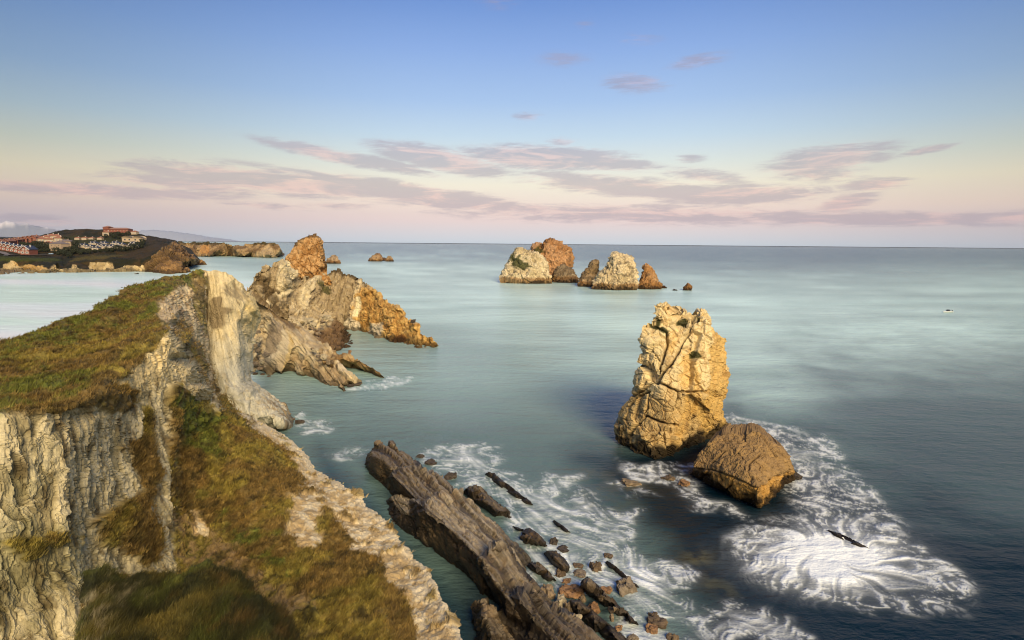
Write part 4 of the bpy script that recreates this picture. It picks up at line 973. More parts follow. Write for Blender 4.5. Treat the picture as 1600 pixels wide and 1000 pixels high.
# separate slabs and ribs beside the reef
def side_rock(ol, ct, seed, label, light=.2, amp=.5, cat='rock', group=None, colf=None, step=1.0):
    ol = [Z(*p) for p in ol]; ct = [Z(*p) for p in ct]
    o, _ = relief('rock_slab', ol, ct, step, reef_disp(amp * 1.9, seed), colf or reef_col(light, seed), M_reef, None, back=((.8, -.5, 1), (1.5, -2, 1)), smooth_it=0)
    return tag(o, label, cat, group)
side_rock([(721, 768, .3), (728, 762, 1.6), (740, 760, 1.8), (752, 764, 1.5), (766, 776, 1.2), (780, 788, .9), (792, 799, .6), (804, 814, -.4), (792, 819, -.5), (775, 812, -.5), (758, 800, -.4), (740, 788, -.3), (726, 777, -.3)],
          [(738, 768, 2.2), (756, 782, 1.9), (776, 798, 1.4), (740, 780, .8)], 351, 'blocky dark rib lying right against the middle of the striped reef', .3)
side_rock([(757, 742, -.2), (763, 738, .7), (772, 740, .8), (790, 754, .7), (806, 766, .7), (820, 777, .6), (832, 787, .3), (835, 793, -.4), (824, 792, -.4), (806, 782, -.4), (786, 767, -.4), (768, 752, -.4)],
          [(780, 752, 1.1), (806, 770, 1.0), (822, 782, .7)], 355, 'long thin straight black rib standing in foam, furthest out beside the reef', .05, .25)
side_rock([(860, 815, -.3), (866, 813, .5), (878, 821, .5), (890, 830, .3), (895, 836, -.3), (884, 834, -.4), (870, 825, -.4)], [(874, 821, .7), (885, 829, .5)], 357, 'short thin black rib in the foam halfway between reef and boulder', .05, .15)
side_rock([(810, 838, 0), (815, 829, 1), (826, 827, 1.3), (838, 835, 1.0), (850, 848, .5), (855, 858, -.4), (836, 858, -.5), (820, 852, -.4)], [(828, 838, 1.6), (842, 850, .8)], 359, 'dark wedge of rock poking out of foam right of the big striped slab', .15, .4)
side_rock([(797, 823, -.2), (802, 821, .5), (818, 826, .5), (824, 833, .2), (812, 834, -.4)], [(810, 827, .8)], 360, 'low dark stub of rock between the striped slab and the wedge', .1, .2)
side_rock([(850, 866, -.2), (856, 862, 1), (868, 862, 1.2), (880, 872, 1.0), (889, 885, .8), (888, 897, -.4), (876, 894, -.4), (862, 882, -.4)], [(868, 872, 1.6), (880, 885, 1.2)], 361, 'squarish dark brown slab ringed by foam, above the orange boulder', .25, .35)
side_rock([(822, 885, -.2), (830, 880, .9), (842, 880, 1.0), (856, 892, .8), (868, 904, .5), (873, 912, -.4), (858, 912, -.5), (840, 902, -.4)], [(840, 890, 1.4), (856, 902, .9)], 363, 'flat sloping dark slab tucked along the right edge of the reef', .25, .35)
side_rock([(902, 918, .1), (908, 906, 1.6), (918, 899, 2.2), (926, 903, 2.0), (944, 922, 1.6), (962, 940, 1.3), (980, 956, 1.0), (996, 971, .6), (1002, 983, -.4), (988, 983, -.5), (966, 970, -.5), (944, 956, -.5), (922, 938, -.4)],
          [(920, 912, 2.8), (940, 930, 2.3), (962, 950, 1.8), (985, 970, 1.0), (930, 932, .9)], 365, 'large dark smooth slab slanting down into white foam near the grey boulder', .3, .4)
side_rock([(886, 945, .1), (892, 938, 1.2), (904, 938, 1.4), (925, 955, 1.2), (950, 975, 1.0), (975, 995, .8), (1000, 1018, .5), (1010, 1040, -.4), (975, 1030, -.4), (930, 995, -.4), (900, 968, -.4)],
          [(904, 948, 2.0), (930, 970, 1.8), (960, 995, 1.4), (985, 1018, .9)], 367, 'narrow dark slab between the reef and the large smooth slab', .2, .35)
side_rock([(945, 881, -.2), (949, 877, .5), (962, 886, .5), (980, 902, .4), (996, 916, .2), (1001, 922, -.4), (988, 920, -.4), (968, 904, -.4), (952, 889, -.4)], [(958, 885, .8), (980, 905, .6)], 369, 'thin straight dark rib slicing through foam behind the grey boulder', .1, .2)
side_rock([(1283, 830, -.05), (1295, 827, .3), (1312, 832, .36), (1335, 843, .36), (1354, 853, .28), (1364, 861, -.05), (1350, 861, -.2), (1325, 851, -.2), (1302, 840, -.2)], [(1308, 834, .5), (1338, 848, .5)], 371, 'low dark rock edge awash in the middle of the bursting white wave', .05, .08)

# loose rocks: one faceted stone per variant, shared between copies
def stone_mesh(name, seed, mat, col, n=18, rough=.14, boxy=0.0):
    rs = np.random.RandomState(seed)
    pts = []; quads = []
    u = np.linspace(-1, 1, n)
    for ax in range(3):
        for sg in (-1, 1):
            a, b = np.meshgrid(u, u); base = len(pts) * 0 + sum(len(p) for p in pts)
            p = np.zeros((n * n, 3)); p[:, ax] = sg; p[:, (ax + 1) % 3] = a.ravel(); p[:, (ax + 2) % 3] = b.ravel()
            pts.append(p)
            i = np.arange(n * n).reshape(n, n)
            qd = np.stack([i[:-1, :-1], i[:-1, 1:], i[1:, 1:], i[1:, :-1]], -1).reshape(-1, 4) + base
            quads.append(qd if sg > 0 else qd[:, ::-1])
    P = np.concatenate(pts); Qd = np.concatenate(quads)
    key = np.round(P * 1000).astype(int); _, first, invx = np.unique(key, axis=0, return_index=True, return_inverse=True)
    P = P[first]; Qd = invx.ravel()[Qd]
    D = P / np.linalg.norm(P, axis=1, keepdims=True)
    pn = rs.normal(size=(13, 3)); pn /= np.linalg.norm(pn, axis=1, keepdims=True); ph = rs.uniform(.58, .98, 13)
    pn = np.concatenate([pn, [[0, 0, 1], [0, 0, -1]]]); ph = np.append(ph, [.62, .55])
    dt = D @ pn.T
    r = np.where(dt > 1e-3, ph / np.maximum(dt, 1e-3), 9).min(1)
    r = np.minimum(r, 1.15)
    V = D * r[:, None]
    c_, h_, _ = voronoi(V * 1.6 + seed, seed, .9)
    V = V + D * (rough * fbm(V * 2.2 + seed, seed, 4) + .22 * h_)[:, None]
    n1 = fbm(V * 1.6 + seed, seed + 1, 4)
    c = mixc(C(*col) + 0 * V, C(*col) * .6, sstep(-.3, .5, n1))
    me_o = mesh_obj(name, V, Qd, mat, None, c, smooth=False)
    return me_o
stone_src = {}
def stones(name, kindcol, seed):
    key = (kindcol, seed % 4)
    if key not in stone_src:
        cols = {'dark': (.075, .06, .045), 'grey': (.20, .16, .11), 'orange': (.27, .155, .075), 'tan': (.24, .18, .11), 'pale': (.40, .34, .22), 'brown': (.14, .10, .06), 'sub': (.16, .13, .06)}
        o = stone_mesh(name, hash_seed(kindcol) + seed % 4, M_bould, cols[kindcol])
        stone_src[key] = o
        return o, True
    src = stone_src[key]
    c = src.copy(); c.name = name
    scene.collection.objects.link(c)
    return c, False
def hash_seed(s): return sum(ord(ch) * (i + 3) for i, ch in enumerate(s)) % 1000
def put_stone(px, py, w, h, kc, label, name='rock', z=0.0, Y=None, rot=None, seed=0, cat='rock', group=None, squash=None):
    o, _ = stones(name, kc, seed)
    if Y is None: Y = Z(px, py, z)[2]
    p = P3(np.array([px]), np.array([py]), np.array([Y]))[0]
    s = w / F * Y / 2
    hh = h / F * Y / 2
    rs = random.Random(int(px * 7 + py))
    o.location = (float(p[0]), float(p[1]), float(p[2]) + (0 if z is None else 0))
    o.scale = (s * 1.0, s * rs.uniform(.8, 1.1), hh * (squash or 1.55))
    o.rotation_euler = (rs.uniform(-.15, .15), rs.uniform(-.15, .15), rot if rot is not None else rs.uniform(-.5, .5))
    tag(o, label, cat, group)
    return o
put_stone(703, 746, 20, 12, 'dark', 'dark rock in foam just right of the second striped reef slab', seed=1)
put_stone(673, 724, 22, 9, 'dark', 'larger of two dark rocks awash off the tip of the reef', seed=2)
put_stone(657, 714, 12, 6, 'dark', 'smaller of two dark rocks awash off the tip of the reef', seed=3)
put_stone(467, 661, 16, 9, 'dark', 'small dark rock in foam at the foot of the pale leaning slab', seed=0)
put_stone(458, 656, 8, 5, 'brown', 'tiny brown rock touching the foot of the pale leaning slab', seed=1)
put_stone(865, 849, 14, 17, 'dark', 'pointed black rock ringed by foam above the squarish dark slab', seed=1)
put_stone(880, 859, 22, 8, 'dark', 'flat black rock right behind the pointed black rock', seed=2)
put_stone(931, 889, 24, 20, 'brown', 'rounded brown rock in foam above the large dark smooth slab', seed=3)
put_stone(906, 898, 22, 8, 'grey', 'flat grey rock awash left of the rounded brown rock', seed=0)
put_stone(905, 884, 18, 6, 'brown', 'thin brown rock nearly covered by foam', seed=1)
put_stone(875, 897, 18, 14, 'brown', 'brown rock leaning on the squarish dark slab', seed=2)
put_stone(886, 909, 15, 9, 'orange', 'small rusty stone just behind the bright orange boulder', seed=0)
put_stone(894, 926, 38, 20, 'orange', 'bright orange oblong boulder with a flat top beside the reef', name='boulder', cat='boulder', seed=1)
put_stone(857, 925, 24, 17, 'tan', 'tan round boulder on the reef edge left of the orange boulder', name='boulder', cat='boulder', z=.4, seed=2)
put_stone(876, 940, 20, 15, 'pale', 'pale yellowish boulder squeezed under the tan round one', name='boulder', cat='boulder', z=.5, seed=3)
put_stone(889, 952, 13, 22, 'tan', 'upright tan stone leaning on the reef below the orange boulder', name='boulder', cat='boulder', z=.4, seed=1)
put_stone(910, 937, 14, 12, 'tan', 'small tan stone under the right end of the orange boulder', name='boulder', cat='boulder', seed=0)
put_stone(928, 951, 21, 15, 'orange', 'round rusty boulder beside the large dark smooth slab', name='boulder', cat='boulder', z=.3, seed=2)
put_stone(902, 967, 14, 10, 'pale', 'little pale stone on the narrow dark slab', name='boulder', cat='boulder', z=1.0, seed=1)
put_stone(976, 920, 36, 30, 'grey', 'big grey angular boulder alone in the white foam', name='boulder', cat='boulder', seed=3)
put_stone(948, 925, 22, 10, 'orange', 'rusty stone showing between the dark slab and the grey boulder', seed=3)
put_stone(967, 983, 14, 10, 'orange', 'small rusty stone in foam below the large dark slab', seed=0)
put_stone(956, 965, 8, 12, 'tan', 'tiny tan stone standing on the large dark smooth slab', z=1.0, seed=2)
put_stone(1030, 974, 34, 17, 'brown', 'dark reddish flat rock in the foam near the bottom edge', seed=1)
put_stone(1018, 985, 24, 16, 'orange', 'rusty rock just left below the dark reddish flat rock', seed=2)
put_stone(1022, 963, 20, 10, 'brown', 'small brown rock behind the dark reddish flat rock', seed=3)
put_stone(1052, 999, 24, 16, 'brown', 'brown rock cut by the bottom edge, right of the rusty ones', seed=0)
put_stone(988, 1000, 20, 10, 'grey', 'grey stone at the very bottom between dark slab and rusty rocks', seed=1)
put_stone(952, 869, 16, 7, 'brown', 'flat brown rock awash at the upper end of the thin rib', seed=1)
put_stone(987, 757, 34, 10, 'tan', 'low tan rock just awash in front of the sea stack', seed=1, z=-.05)
put_stone(1069, 757, 20, 12, 'orange', 'golden rock awash between the sea stack and the round boulder', seed=2)
put_stone(1044, 748, 24, 8, 'brown', 'brown rock barely showing behind the golden rock', seed=3)
put_stone(1242, 746, 22, 14, 'dark', 'dark stone wedged at the right side of the round boulder', seed=2)
put_stone(1132, 671, 26, 22, 'brown', 'dark brown rock at the right foot of the sea stack', seed=0)
put_stone(555, 601, 22, 6, 'dark', 'dark flat rock beyond the tip of the folded slabs', seed=1)
put_stone(547, 604, 12, 6, 'dark', 'small dark rock touching the tip of the folded slabs', seed=2)
put_stone(546, 550, 5, 6, 'orange', 'tiny rusty stone standing on the back of the long low rib', z=5.0, seed=3)
put_stone(646, 502, 9, 5, 'dark', 'dark stone on the skyline of the orange ridge', Y=202, z=None, seed=1)
put_stone(213, 428.0, 8, 2, 'dark', 'flat black rock in the calm bay below the far cliff', seed=1)
# boulders heaped on the rubble and in the cove
cove = [(416, 555, 12, 10, 'grey', 146), (394, 557, 10, 14, 'pale', 119), (397, 569, 13, 12, 'grey', 150), (394, 577, 12, 11, 'pale', 150), (403, 548, 9, 9, 'grey', 151), (404, 532, 10, 9, 'pale', 150), (398, 540, 7, 6, 'tan', 150), (409, 565, 8, 7, 'pale', 147), (406, 575, 9, 6, 'tan', 148),
        (403, 519, 8, 6, 'grey', 149), (394, 530, 7, 7, 'tan', 151), (409, 510, 7, 6, 'pale', 147.5), (390, 545, 7, 7, 'grey', 150), (400, 584, 8, 5, 'brown', 149), (410, 586, 9, 5, 'brown', 149), (420, 588, 7, 4, 'brown', 147)]
for k, (px, py, w, h, kc, Y) in enumerate(cove):
    put_stone(px, py, w, h, kc, 'rounded boulder in the heap filling the cove between the pale slab and the folded slabs', 'boulder', z=None, Y=(Y + 2.2 if Y > 130 else Y), seed=k, cat='boulder', group='boulders heaped in the cove', squash=1.1)
rub = [(478, 501, 20, 9, 'pale', 178), (489, 507, 12, 9, 'pale', 176), (472, 495, 8, 6, 'pale', 181), (486, 513, 10, 5, 'tan', 174), (510, 496, 12, 8, 'pale', 184), (517, 500, 9, 6, 'pale', 184), (504, 503, 9, 5, 'tan', 181), (495, 521, 12, 6, 'tan', 172), (482, 518, 9, 5, 'pale', 172),
       (475, 511, 9, 5, 'tan', 174), (501, 514, 9, 5, 'grey', 177), (462, 499, 7, 5, 'pale', 181), (492, 548, 8, 6, 'pale', 142.5), (506, 558, 11, 11, 'pale', 140.5), (497, 557, 9, 6, 'grey', 141), (488, 545, 7, 5, 'tan', 143), (513, 567, 8, 7, 'tan', 139), (500, 566, 7, 5, 'tan', 139.5), (519, 566, 6, 8, 'brown', 139)]
for k, (px, py, w, h, kc, Y) in enumerate(rub):
    big = k == 0
    put_stone(px, py, w, h, kc, 'largest pale flat boulder on the rubble slope above the folded slabs' if big else 'angular boulder on the rubble among the folded slabs', 'boulder', z=None, Y=Y * (1.12 if Y > 160 else 1.05) - 1, seed=k + 1, cat='boulder', group=None if big else 'boulders on the rubble slope', squash=1.2)

# ------------------------------------------------------------------ far shore
def zY(px, py, Y): return float(P3(np.array([px]), np.array([py]), np.array([Y]))[0, 2])
fo = [(-120, 372, 1000), (-60, 372, 1000), (0, 371.5, 980), (40, 370, 960), (62, 368, 950), (80, 363.5, 940), (96, 359.5, 930), (120, 358, 920), (160, 358.5, 910), (180, 360, 900), (210, 363, 890), (225, 367, 880), (240, 370, 870), (258, 372, 880), (276, 376, 880), (283, 382, 870), (296, 388, 868), (304, 396, 866), (312, 404, 866), (318, 411, 866),
      Z(318, 415, -1), Z(300, 416, -1), Z(288, 417, -1), (290, 420, 650), Z(297, 426, -1), Z(285, 429, -1.5), Z(265, 431, -1.5), Z(250, 429, -1.5), Z(235, 427, -1.5), Z(215, 426.5, -1.5), Z(180, 427, -1.5), Z(150, 427.5, -1.5), Z(100, 428.5, -1.5), Z(70, 429, -1.5), Z(30, 430.5, -1.5), Z(0, 431.5, -1.5), Z(-120, 434, -1.5)]
fc = [(0, 424, 650), (30, 424, 655), (90, 423, 655), (150, 421, 660), (200, 421, 662), (0, 403, 690), (30, 405, 668), (60, 406, 668), (90, 408, 668), (120, 409, 668), (150, 405, 672), (175, 403, 676), (200, 406, 680), (225, 405, 672), (235, 412, 664),
      (0, 399, 710), (60, 399, 712), (100, 399, 715), (150, 400, 705), (180, 398, 712), (220, 395, 710), (250, 388, 712), (0, 388, 770), (60, 388, 775), (120, 392, 745), (160, 392, 745), (200, 392, 742), (225, 388, 745), (0, 377, 880), (60, 376, 880), (120, 374, 840), (160, 376, 830), (200, 378, 820), (230, 378, 800),
      (-100, 400, 710), (-100, 424, 655), (260, 378, 770), (248, 392, 690), (262, 400, 672), (240, 400, 674), (272, 395, 720), (270, 410, 655), (250, 410, 656), (283, 410, 665), (293, 413, 820), (283, 395, 730), (268, 387, 735), (300, 405, 710), (265, 425, 630), (245, 424, 640), (285, 424, 628), (290, 414, 672)]
R_CL = [[(-20, 432), (2, 422), (8, 412), (18, 409), (26, 412), (30, 416), (40, 411), (50, 414), (58, 418), (66, 416), (76, 421), (84, 416), (88, 424), (60, 432)], [(72, 422), (110, 421), (150, 422), (200, 422), (238, 422), (238, 430), (72, 432)],
        [(139, 421), (141, 411), (150, 410), (165, 411), (176, 409), (178, 420), (160, 424)], [(112, 424), (114, 414), (119, 415), (119, 424)], [(190, 421), (195, 416), (228, 415), (230, 424), (190, 426)], [(228, 430), (226, 416), (240, 402), (250, 392), (270, 380), (282, 384), (300, 400), (325, 412), (318, 418), (295, 418), (300, 432)]]
def fl_masks(V, px, py):
    w = 5 * fbm(V * .05, 401, 4)
    cl = 0
    for p in R_CL: cl = np.maximum(cl, mask(px, py, p, 1.2, w * .5))
    head = mask(px, py, R_CL[-1], 2, w * .4)
    return cl, head
def fl_disp(V, nr, px, py):
    cl, head = fl_masks(V, px, py)
    c, h, _ = voronoi(V * np.array([.09, .09, .05]), 402); c2, h2, _ = voronoi(V * .2, 403)
    r = ridged(V * np.array([.10, .10, .02]), 404, 3)
    d = cl * (3.2 * h + 1.6 * h2 + 1.8 * r - 1.2 * (1 - sstep(0, .15, c))) + (1 - cl) * (1.2 * fbm(V * .04, 405, 3) + .5 * fbm(V * .15, 406, 3))
    return d, (cl, head, h, r)
def fl_col(V, nr, px, py, aux):
    cl, head, h, r = aux
    n = fbm(V * .02, 407, 4); n2 = fbm(V * .09, 408, 4)
    c = mixc(C(.030, .030, .012) + 0 * V, C(.075, .052, .022), sstep(-.3, .5, n + n2))
    g = mask(px, py, [(-20, 401), (60, 402), (90, 405), (100, 408), (60, 408), (-20, 408)], 1.5, 2 * n2)
    c = mixc(c, C(.075, .085, .02), g * .9)
    c = mixc(c, C(.07, .075, .02), mask(px, py, [(100, 368), (200, 372), (215, 384), (130, 384), (100, 376)], 3, 3 * n2) * .6)
    c = mixc(c, C(.14, .11, .035), mask(px, py, [(120, 402), (150, 399), (180, 397), (200, 399), (160, 404), (110, 409)], 1.5, 1.5 * n2) * .7)
    rk = mixc(C(.34, .27, .16) + 0 * V, C(.46, .38, .24), sstep(-.3, .5, n2 + h))
    rk = mixc(rk, C(.42, .25, .09), mask(px, py, [(25, 412), (56, 412), (76, 418), (60, 428), (40, 424)], 4, 5 * n2) * .5)
    hc = mixc(C(.17, .11, .06) + 0 * V, C(.29, .19, .10), sstep(-.3, .5, n2 + h))
    hc = mixc(hc, C(.08, .055, .025), sstep(0, .5, n + .5 * n2) * .55)
    rk = mixc(rk, hc, head)
    c = mixc(c, rk, cl)
    c = mixc(c, C(.42, .32, .20), mask(px, py, [(-30, 425.5), (14, 425), (40, 428), (30, 433), (-30, 435)], 1))
    return wet(c, V, 2.5, .5)
far_shore, fs_info = relief('far_shore', fo, fc, .9, fl_disp, fl_col, M_land, None, back=((30, -3, 1), (60, -60, 1)), smooth_it=2)
tag(far_shore, kind='structure')
fo2 = [(262, 378, 1400), (285, 379.5, 1390), (300, 380.5, 1380), (314, 380, 1370), (322, 378.5, 1370), (340, 380, 1360), (352, 381.5, 1350), (364, 383.5, 1340), (378, 384, 1330), (394, 382.5, 1320), (405, 380, 1310), (418, 380, 1300), (428, 380.5, 1290), (434, 386, 1280), (438, 390, 1270), Z(443, 398, -1), Z(446, 402.5, -1.5), Z(430, 403.5, -1.5), Z(400, 403, -1.5), Z(390, 402, -1.5), Z(360, 401, -1.5), Z(330, 401.5, -1.5), Z(310, 402, -1.5), Z(270, 402, -1.5)]
fc2 = [(310, 390, 1310), (340, 390, 1310), (370, 391, 1300), (395, 392, 1290), (410, 396, 1260), (425, 388, 1270), (420, 398, 1240), (380, 398, 1270), (330, 398, 1280)]
def f2_disp(V, nr, px, py):
    c, h, _ = voronoi(V * np.array([.07, .07, .04]), 412); r = ridged(V * np.array([.06, .06, .02]), 414, 3)
    return 3.5 * h + 2.0 * r - 1.5 * (1 - sstep(0, .15, c)), (h, r)
def f2_col(V, nr, px, py, aux):
    n2 = fbm(V * .05, 418, 4)
    c = mixc(C(.19, .13, .075) + 0 * V, C(.33, .24, .14), sstep(-.3, .5, n2 + aux[0]))
    c = mixc(c, C(.36, .19, .08), mask(px, py, [(314, 386), (326, 384), (328, 396), (316, 397)], 2, 3 * n2) * .6)
    c = mixc(c, C(.40, .32, .21), mask(px, py, [(402, 394), (420, 385), (436, 392), (442, 402), (400, 402)], 1.5, 2 * n2) * .6)
    top = sstep(5, 1, py - 380 + 2 * n2)
    return wet(mixc(c, C(.06, .055, .02), top * .8), V, 3, .5)
f2, _ = relief('far_headland', fo2, fc2, .9, f2_disp, f2_col, M_land, None, back=((40, -3, 1), (80, -60, 1)), smooth_it=1)
tag(f2, kind='structure')
# mountains on the horizon
def ridge_line(name, pts, Y, thick, colr, seed, snow=None):
    xs = np.linspace(pts[0][0], pts[-1][0], 220)
    ys = np.interp(xs, [p[0] for p in pts], [p[1] for p in pts])
    top = P3(xs, ys, np.full(len(xs), Y))
    top[:, 2] += (Y / F) * 1.2 * fbm(np.stack([xs * .11, xs * 0, xs * 0], 1), seed, 4)
    rows = []
    for k, (dy, f) in enumerate(((-thick, 0), (-thick * .7, .3), (-thick * .4, .6), (-thick * .15, .86), (0, 1), (thick * .5, .5), (thick, 0))):
        r = top.copy(); r[:, 1] += dy; r[:, 0] *= (Y + dy) / Y; r[:, 2] = top[:, 2] * f - (60 if f == 0 else 0)
        r[:, 2] += (Y / F) * .5 * f * (1 - f) * 4 * fbm(r * np.array([.0006, .0006, .0]) + k, seed + 2, 4)
        rows.append(r)
    V = np.concatenate(rows); n = len(xs); i = np.arange((len(rows) - 1) * n).reshape(len(rows) - 1, n)[:, :-1].ravel()
    Qd = np.stack([i, i + 1, i + n + 1, i + n], 1)
    c = np.tile(np.array(colr, float), (len(V), 1))
    if snow:
        zz = V[:, 2] / V[:, 2].max(); k = sstep(snow, snow + .2, zz + .35 * fbm(V * .0007, seed + 5, 4))
        c = mixc(c, C(.75, .72, .72), k)
    return tag(mesh_obj(name, V, Qd, M_land, None, c), kind='structure')
ridge_line('mountains', [(-260, 352), (-120, 348), (-40, 351), (0, 349), (8, 345), (20, 347), (32, 351), (40, 348.5), (55, 353), (70, 355), (90, 359), (115, 362), (150, 368), (175, 373)], 30000, 1500, (.22, .25, .31), 501, snow=.62)
ridge_line('hills', [(-260, 366), (-60, 368), (10, 370), (40, 371.5), (80, 372), (120, 374.6)], 22500, 900, (.07, .09, .11), 505)
ridge_line('hills', [(150, 374), (190, 366), (222, 360.5), (240, 359), (262, 361), (290, 364), (320, 369), (350, 373), (380, 377.2)], 30500, 1500, (.32, .36, .43), 511)

# ------------------------------------------------------------------ village on the far shore
M_terra = flat_mat('terracotta_tiles', (.27, .12, .07), .8, .25, 1.5)
M_terra2 = flat_mat('faded_terracotta_tiles', (.27, .15, .11), .8, .25, 1.5)
M_slate = flat_mat('slate_roof', (.035, .038, .05), .45, .3, 1.5)
M_greyroof = flat_mat('grey_roof', (.16, .13, .12), .8, .3, 1.5)
M_white = flat_mat('white_render', (.50, .47, .43), .8, .08, 1)
M_brick = flat_mat('red_brick_wall', (.22, .075, .05), .85, .2, 2)
M_cream = flat_mat('cream_render', (.42, .33, .22), .85, .15, 1)
M_stone = flat_mat('stone_wall', (.36, .27, .18), .85, .3, 1.5)
M_win = flat_mat('window_glass', (.03, .04, .05), .15, .1, 1)
M_asph = flat_mat('road_asphalt', (.16, .14, .13), .9, .2, .3)
M_leafd = flat_mat('dark_tree_leaves', (.022, .028, .012), .9, .4, .4)
M_bark = flat_mat('bark', (.07, .05, .035), .9, .3, 2)
M_hull = flat_mat('boat_hull', (.80, .80, .78), .4, .05, 1)
M_dark = flat_mat('dark_trim', (.03, .03, .035), .6, .1, 1)
def boxes(lst):
    V = []; Fq = []
    for (x0, x1, y0, y1, z0, z1) in lst:
        b = len(V)
        V += [(x0, y0, z0), (x1, y0, z0), (x1, y1, z0), (x0, y1, z0), (x0, y0, z1), (x1, y0, z1), (x1, y1, z1), (x0, y1, z1)]
        Fq += [(b, b + 3, b + 2, b + 1), (b + 4, b + 5, b + 6, b + 7), (b, b + 1, b + 5, b + 4), (b + 1, b + 2, b + 6, b + 5), (b + 2, b + 3, b + 7, b + 6), (b + 3, b, b + 4, b + 7)]
    return np.array(V, float), np.array(Fq)
def gable_wall(w, d, h, r):
    # gable ends face -Y (the viewer) and +Y
    V = np.array([(-w, -d, -4), (w, -d, -4), (w, -d, h), (0, -d, h + r), (-w, -d, h), (-w, d, -4), (w, d, -4), (w, d, h), (0, d, h + r), (-w, d, h)], float)
    return V, [np.array([(0, 1, 2, 4), (6, 5, 9, 7), (1, 6, 7, 2), (5, 0, 4, 9)]), np.array([(4, 2, 3), (7, 9, 8)])]
def gable_roof(w, d, h, r, o=.5, t=.35):
    k = r / w
    xo = w + o; zo = h - o * k
    V = []
    for y in (-d - o, d + o):
        V += [(-xo, y, zo), (0, y, h + r), (xo, y, zo), (xo, y, zo + t), (0, y, h + r + t), (-xo, y, zo + t)]
    Fq = [(0, 1, 4, 5), (1, 2, 3, 4), (7, 6, 11, 10), (8, 7, 10, 9), (5, 4, 10, 11), (4, 3, 9, 10), (0, 5, 11, 6), (3, 2, 8, 9), (1, 0, 6, 7), (2, 1, 7, 8)]
    return np.array(V, float), np.array(Fq)
def hip_roof(w, d, h, r, o=.6):
    xo, yo = w + o, d + o; k = max(w - d, .5)
    V = [(-xo, -yo, h), (xo, -yo, h), (xo, yo, h), (-xo, yo, h), (-k, 0, h + r), (k, 0, h + r)]
    return np.array(V, float), [np.array([(0, 1, 5, 4), (2, 3, 4, 5), (3, 2, 1, 0)]), np.array([(1, 2, 5), (3, 0, 4)])]
def make_house(name, w, d, h, r, wall, roof, trim, kind='gable', wins=(), chimney=True, dormers=()):
    t = empty(name)
    if kind == 'gable':
        a = gable_wall(w, d, h, r); mesh_obj('wall', a[0], a[1], wall, t, smooth=False)
        a = gable_roof(w, d, h, r); ro = mesh_obj('roof', a[0], a[1], roof, t, smooth=False)
        # bargeboard along the gable
        V, Fq = gable_roof(w, .12, h, r, .55, .5); V[:, 1] -= d + .75; V[:, 2] -= .1
        mesh_obj('bargeboard', V, Fq, trim, ro, smooth=False)
    else:
        a = boxes([(-w, w, -d, d, -4, h)]); mesh_obj('wall', a[0], a[1], wall, t, smooth=False)
        a = hip_roof(w, d, h, r); ro = mesh_obj('roof', a[0], a[1], roof, t, smooth=False)
    if chimney:
        a = boxes([(w * .3, w * .3 + .9, -.5, .5, h + r * .2, h + r + 1.2)]); mesh_obj('chimney', a[0], a[1], trim, ro, smooth=False)
    for (x, z, ww, wh) in wins:
        a = boxes([(x - ww / 2 - .25, x + ww / 2 + .25, -d - .08, -d + .1, z - wh / 2 - .25, z + wh / 2 + .25)])
        f = mesh_obj('window', a[0], a[1], trim, t, smooth=False)
        a = boxes([(x - ww * .25, x + ww * .25, -d - .14, -d - .05, z - wh / 2 + .2, z + wh / 2 - .2)])
        mesh_obj('pane', a[0], a[1], M_win, f, smooth=False)
    for (x, zb) in dormers:
        a = boxes([(x - 1.1, x + 1.1, -d * .85, -d * .2, zb, zb + 1.9)]); dm = mesh_obj('dormer', a[0], a[1], M_white, t, smooth=False)
        a = gable_roof(1.3, d * .38, zb + 1.9, .8, .2, .2); a[0][:, 1] -= d * .52; a[0][:, 0] += x
        mesh_obj('dormer_roof', a[0], a[1], roof, dm, smooth=False)
    return t
def kids(o): return [c for c in scene.objects if c.parent == o]
def dup_tree(o, parent=None):
    c = o.copy(); scene.collection.objects.link(c)
    if parent is not None: c.parent = parent
    for ch in kidmap.get(o.name, []): dup_tree(ch, c)
    return c
kidmap = {}
def remap_kids():
    kidmap.clear()
    for o in scene.objects:
        if o.parent is not None: kidmap.setdefault(o.parent.name, []).append(o)
def shore_pos(px, py, default=700):
    Y = fs_info['depth'](px, py) or default
    return P3(np.array([px]), np.array([py]), np.array([Y]))[0], Y
def place(o, px, py, rz, s=1.0, dz=0.0, label=None, cat=None, group=None):
    p, Y = shore_pos(px, py)
    o.location = (float(p[0]), float(p[1]), float(p[2]) + dz); o.rotation_euler = (0, 0, rz); o.scale = (s,) * 3
    tag(o, label, cat, group)
# prototypes
h_brick = make_house('brick_house', 4.6, 6, 5.2, 3.6, M_brick, M_slate, M_white, wins=[(-2.2, 1.8, 2.6, 1.6), (2.2, 1.8, 2.6, 1.6), (-1.6, 5.0, 1.7, 1.4), (1.6, 5.0, 1.7, 1.4)])
h_terra = make_house('terraced_house', 3.6, 9, 4.8, 2.6, M_brick, M_terra, M_terra2, wins=[(-1.5, 1.8, 1.4, 1.4), (1.5, 1.8, 1.4, 1.4)])
h_white = make_house('white_house', 7.4, 5.5, 3.4, 4.0, M_cream, M_slate, M_white, kind='hip', wins=[(-5, 1.8, 2.2, 1.7), (-1.5, 1.8, 1.6, 1.7), (2, 1.8, 1.6, 1.7), (5.4, 1.8, 2.4, 1.8)], dormers=[(-3.4, 4.2), (3.4, 4.2)])
h_stone = make_house('stone_house', 10, 6, 8.5, 3.2, M_stone, M_greyroof, M_stone, kind='hip', wins=[(-6, 2.4, 2.2, 2.0), (-1, 2.4, 2.2, 2.0), (4, 2.2, 3.4, 2.6), (-6, 6.4, 1.6, 1.5), (0, 6.4, 1.6, 1.5), (6, 6.4, 1.6, 1.5)])
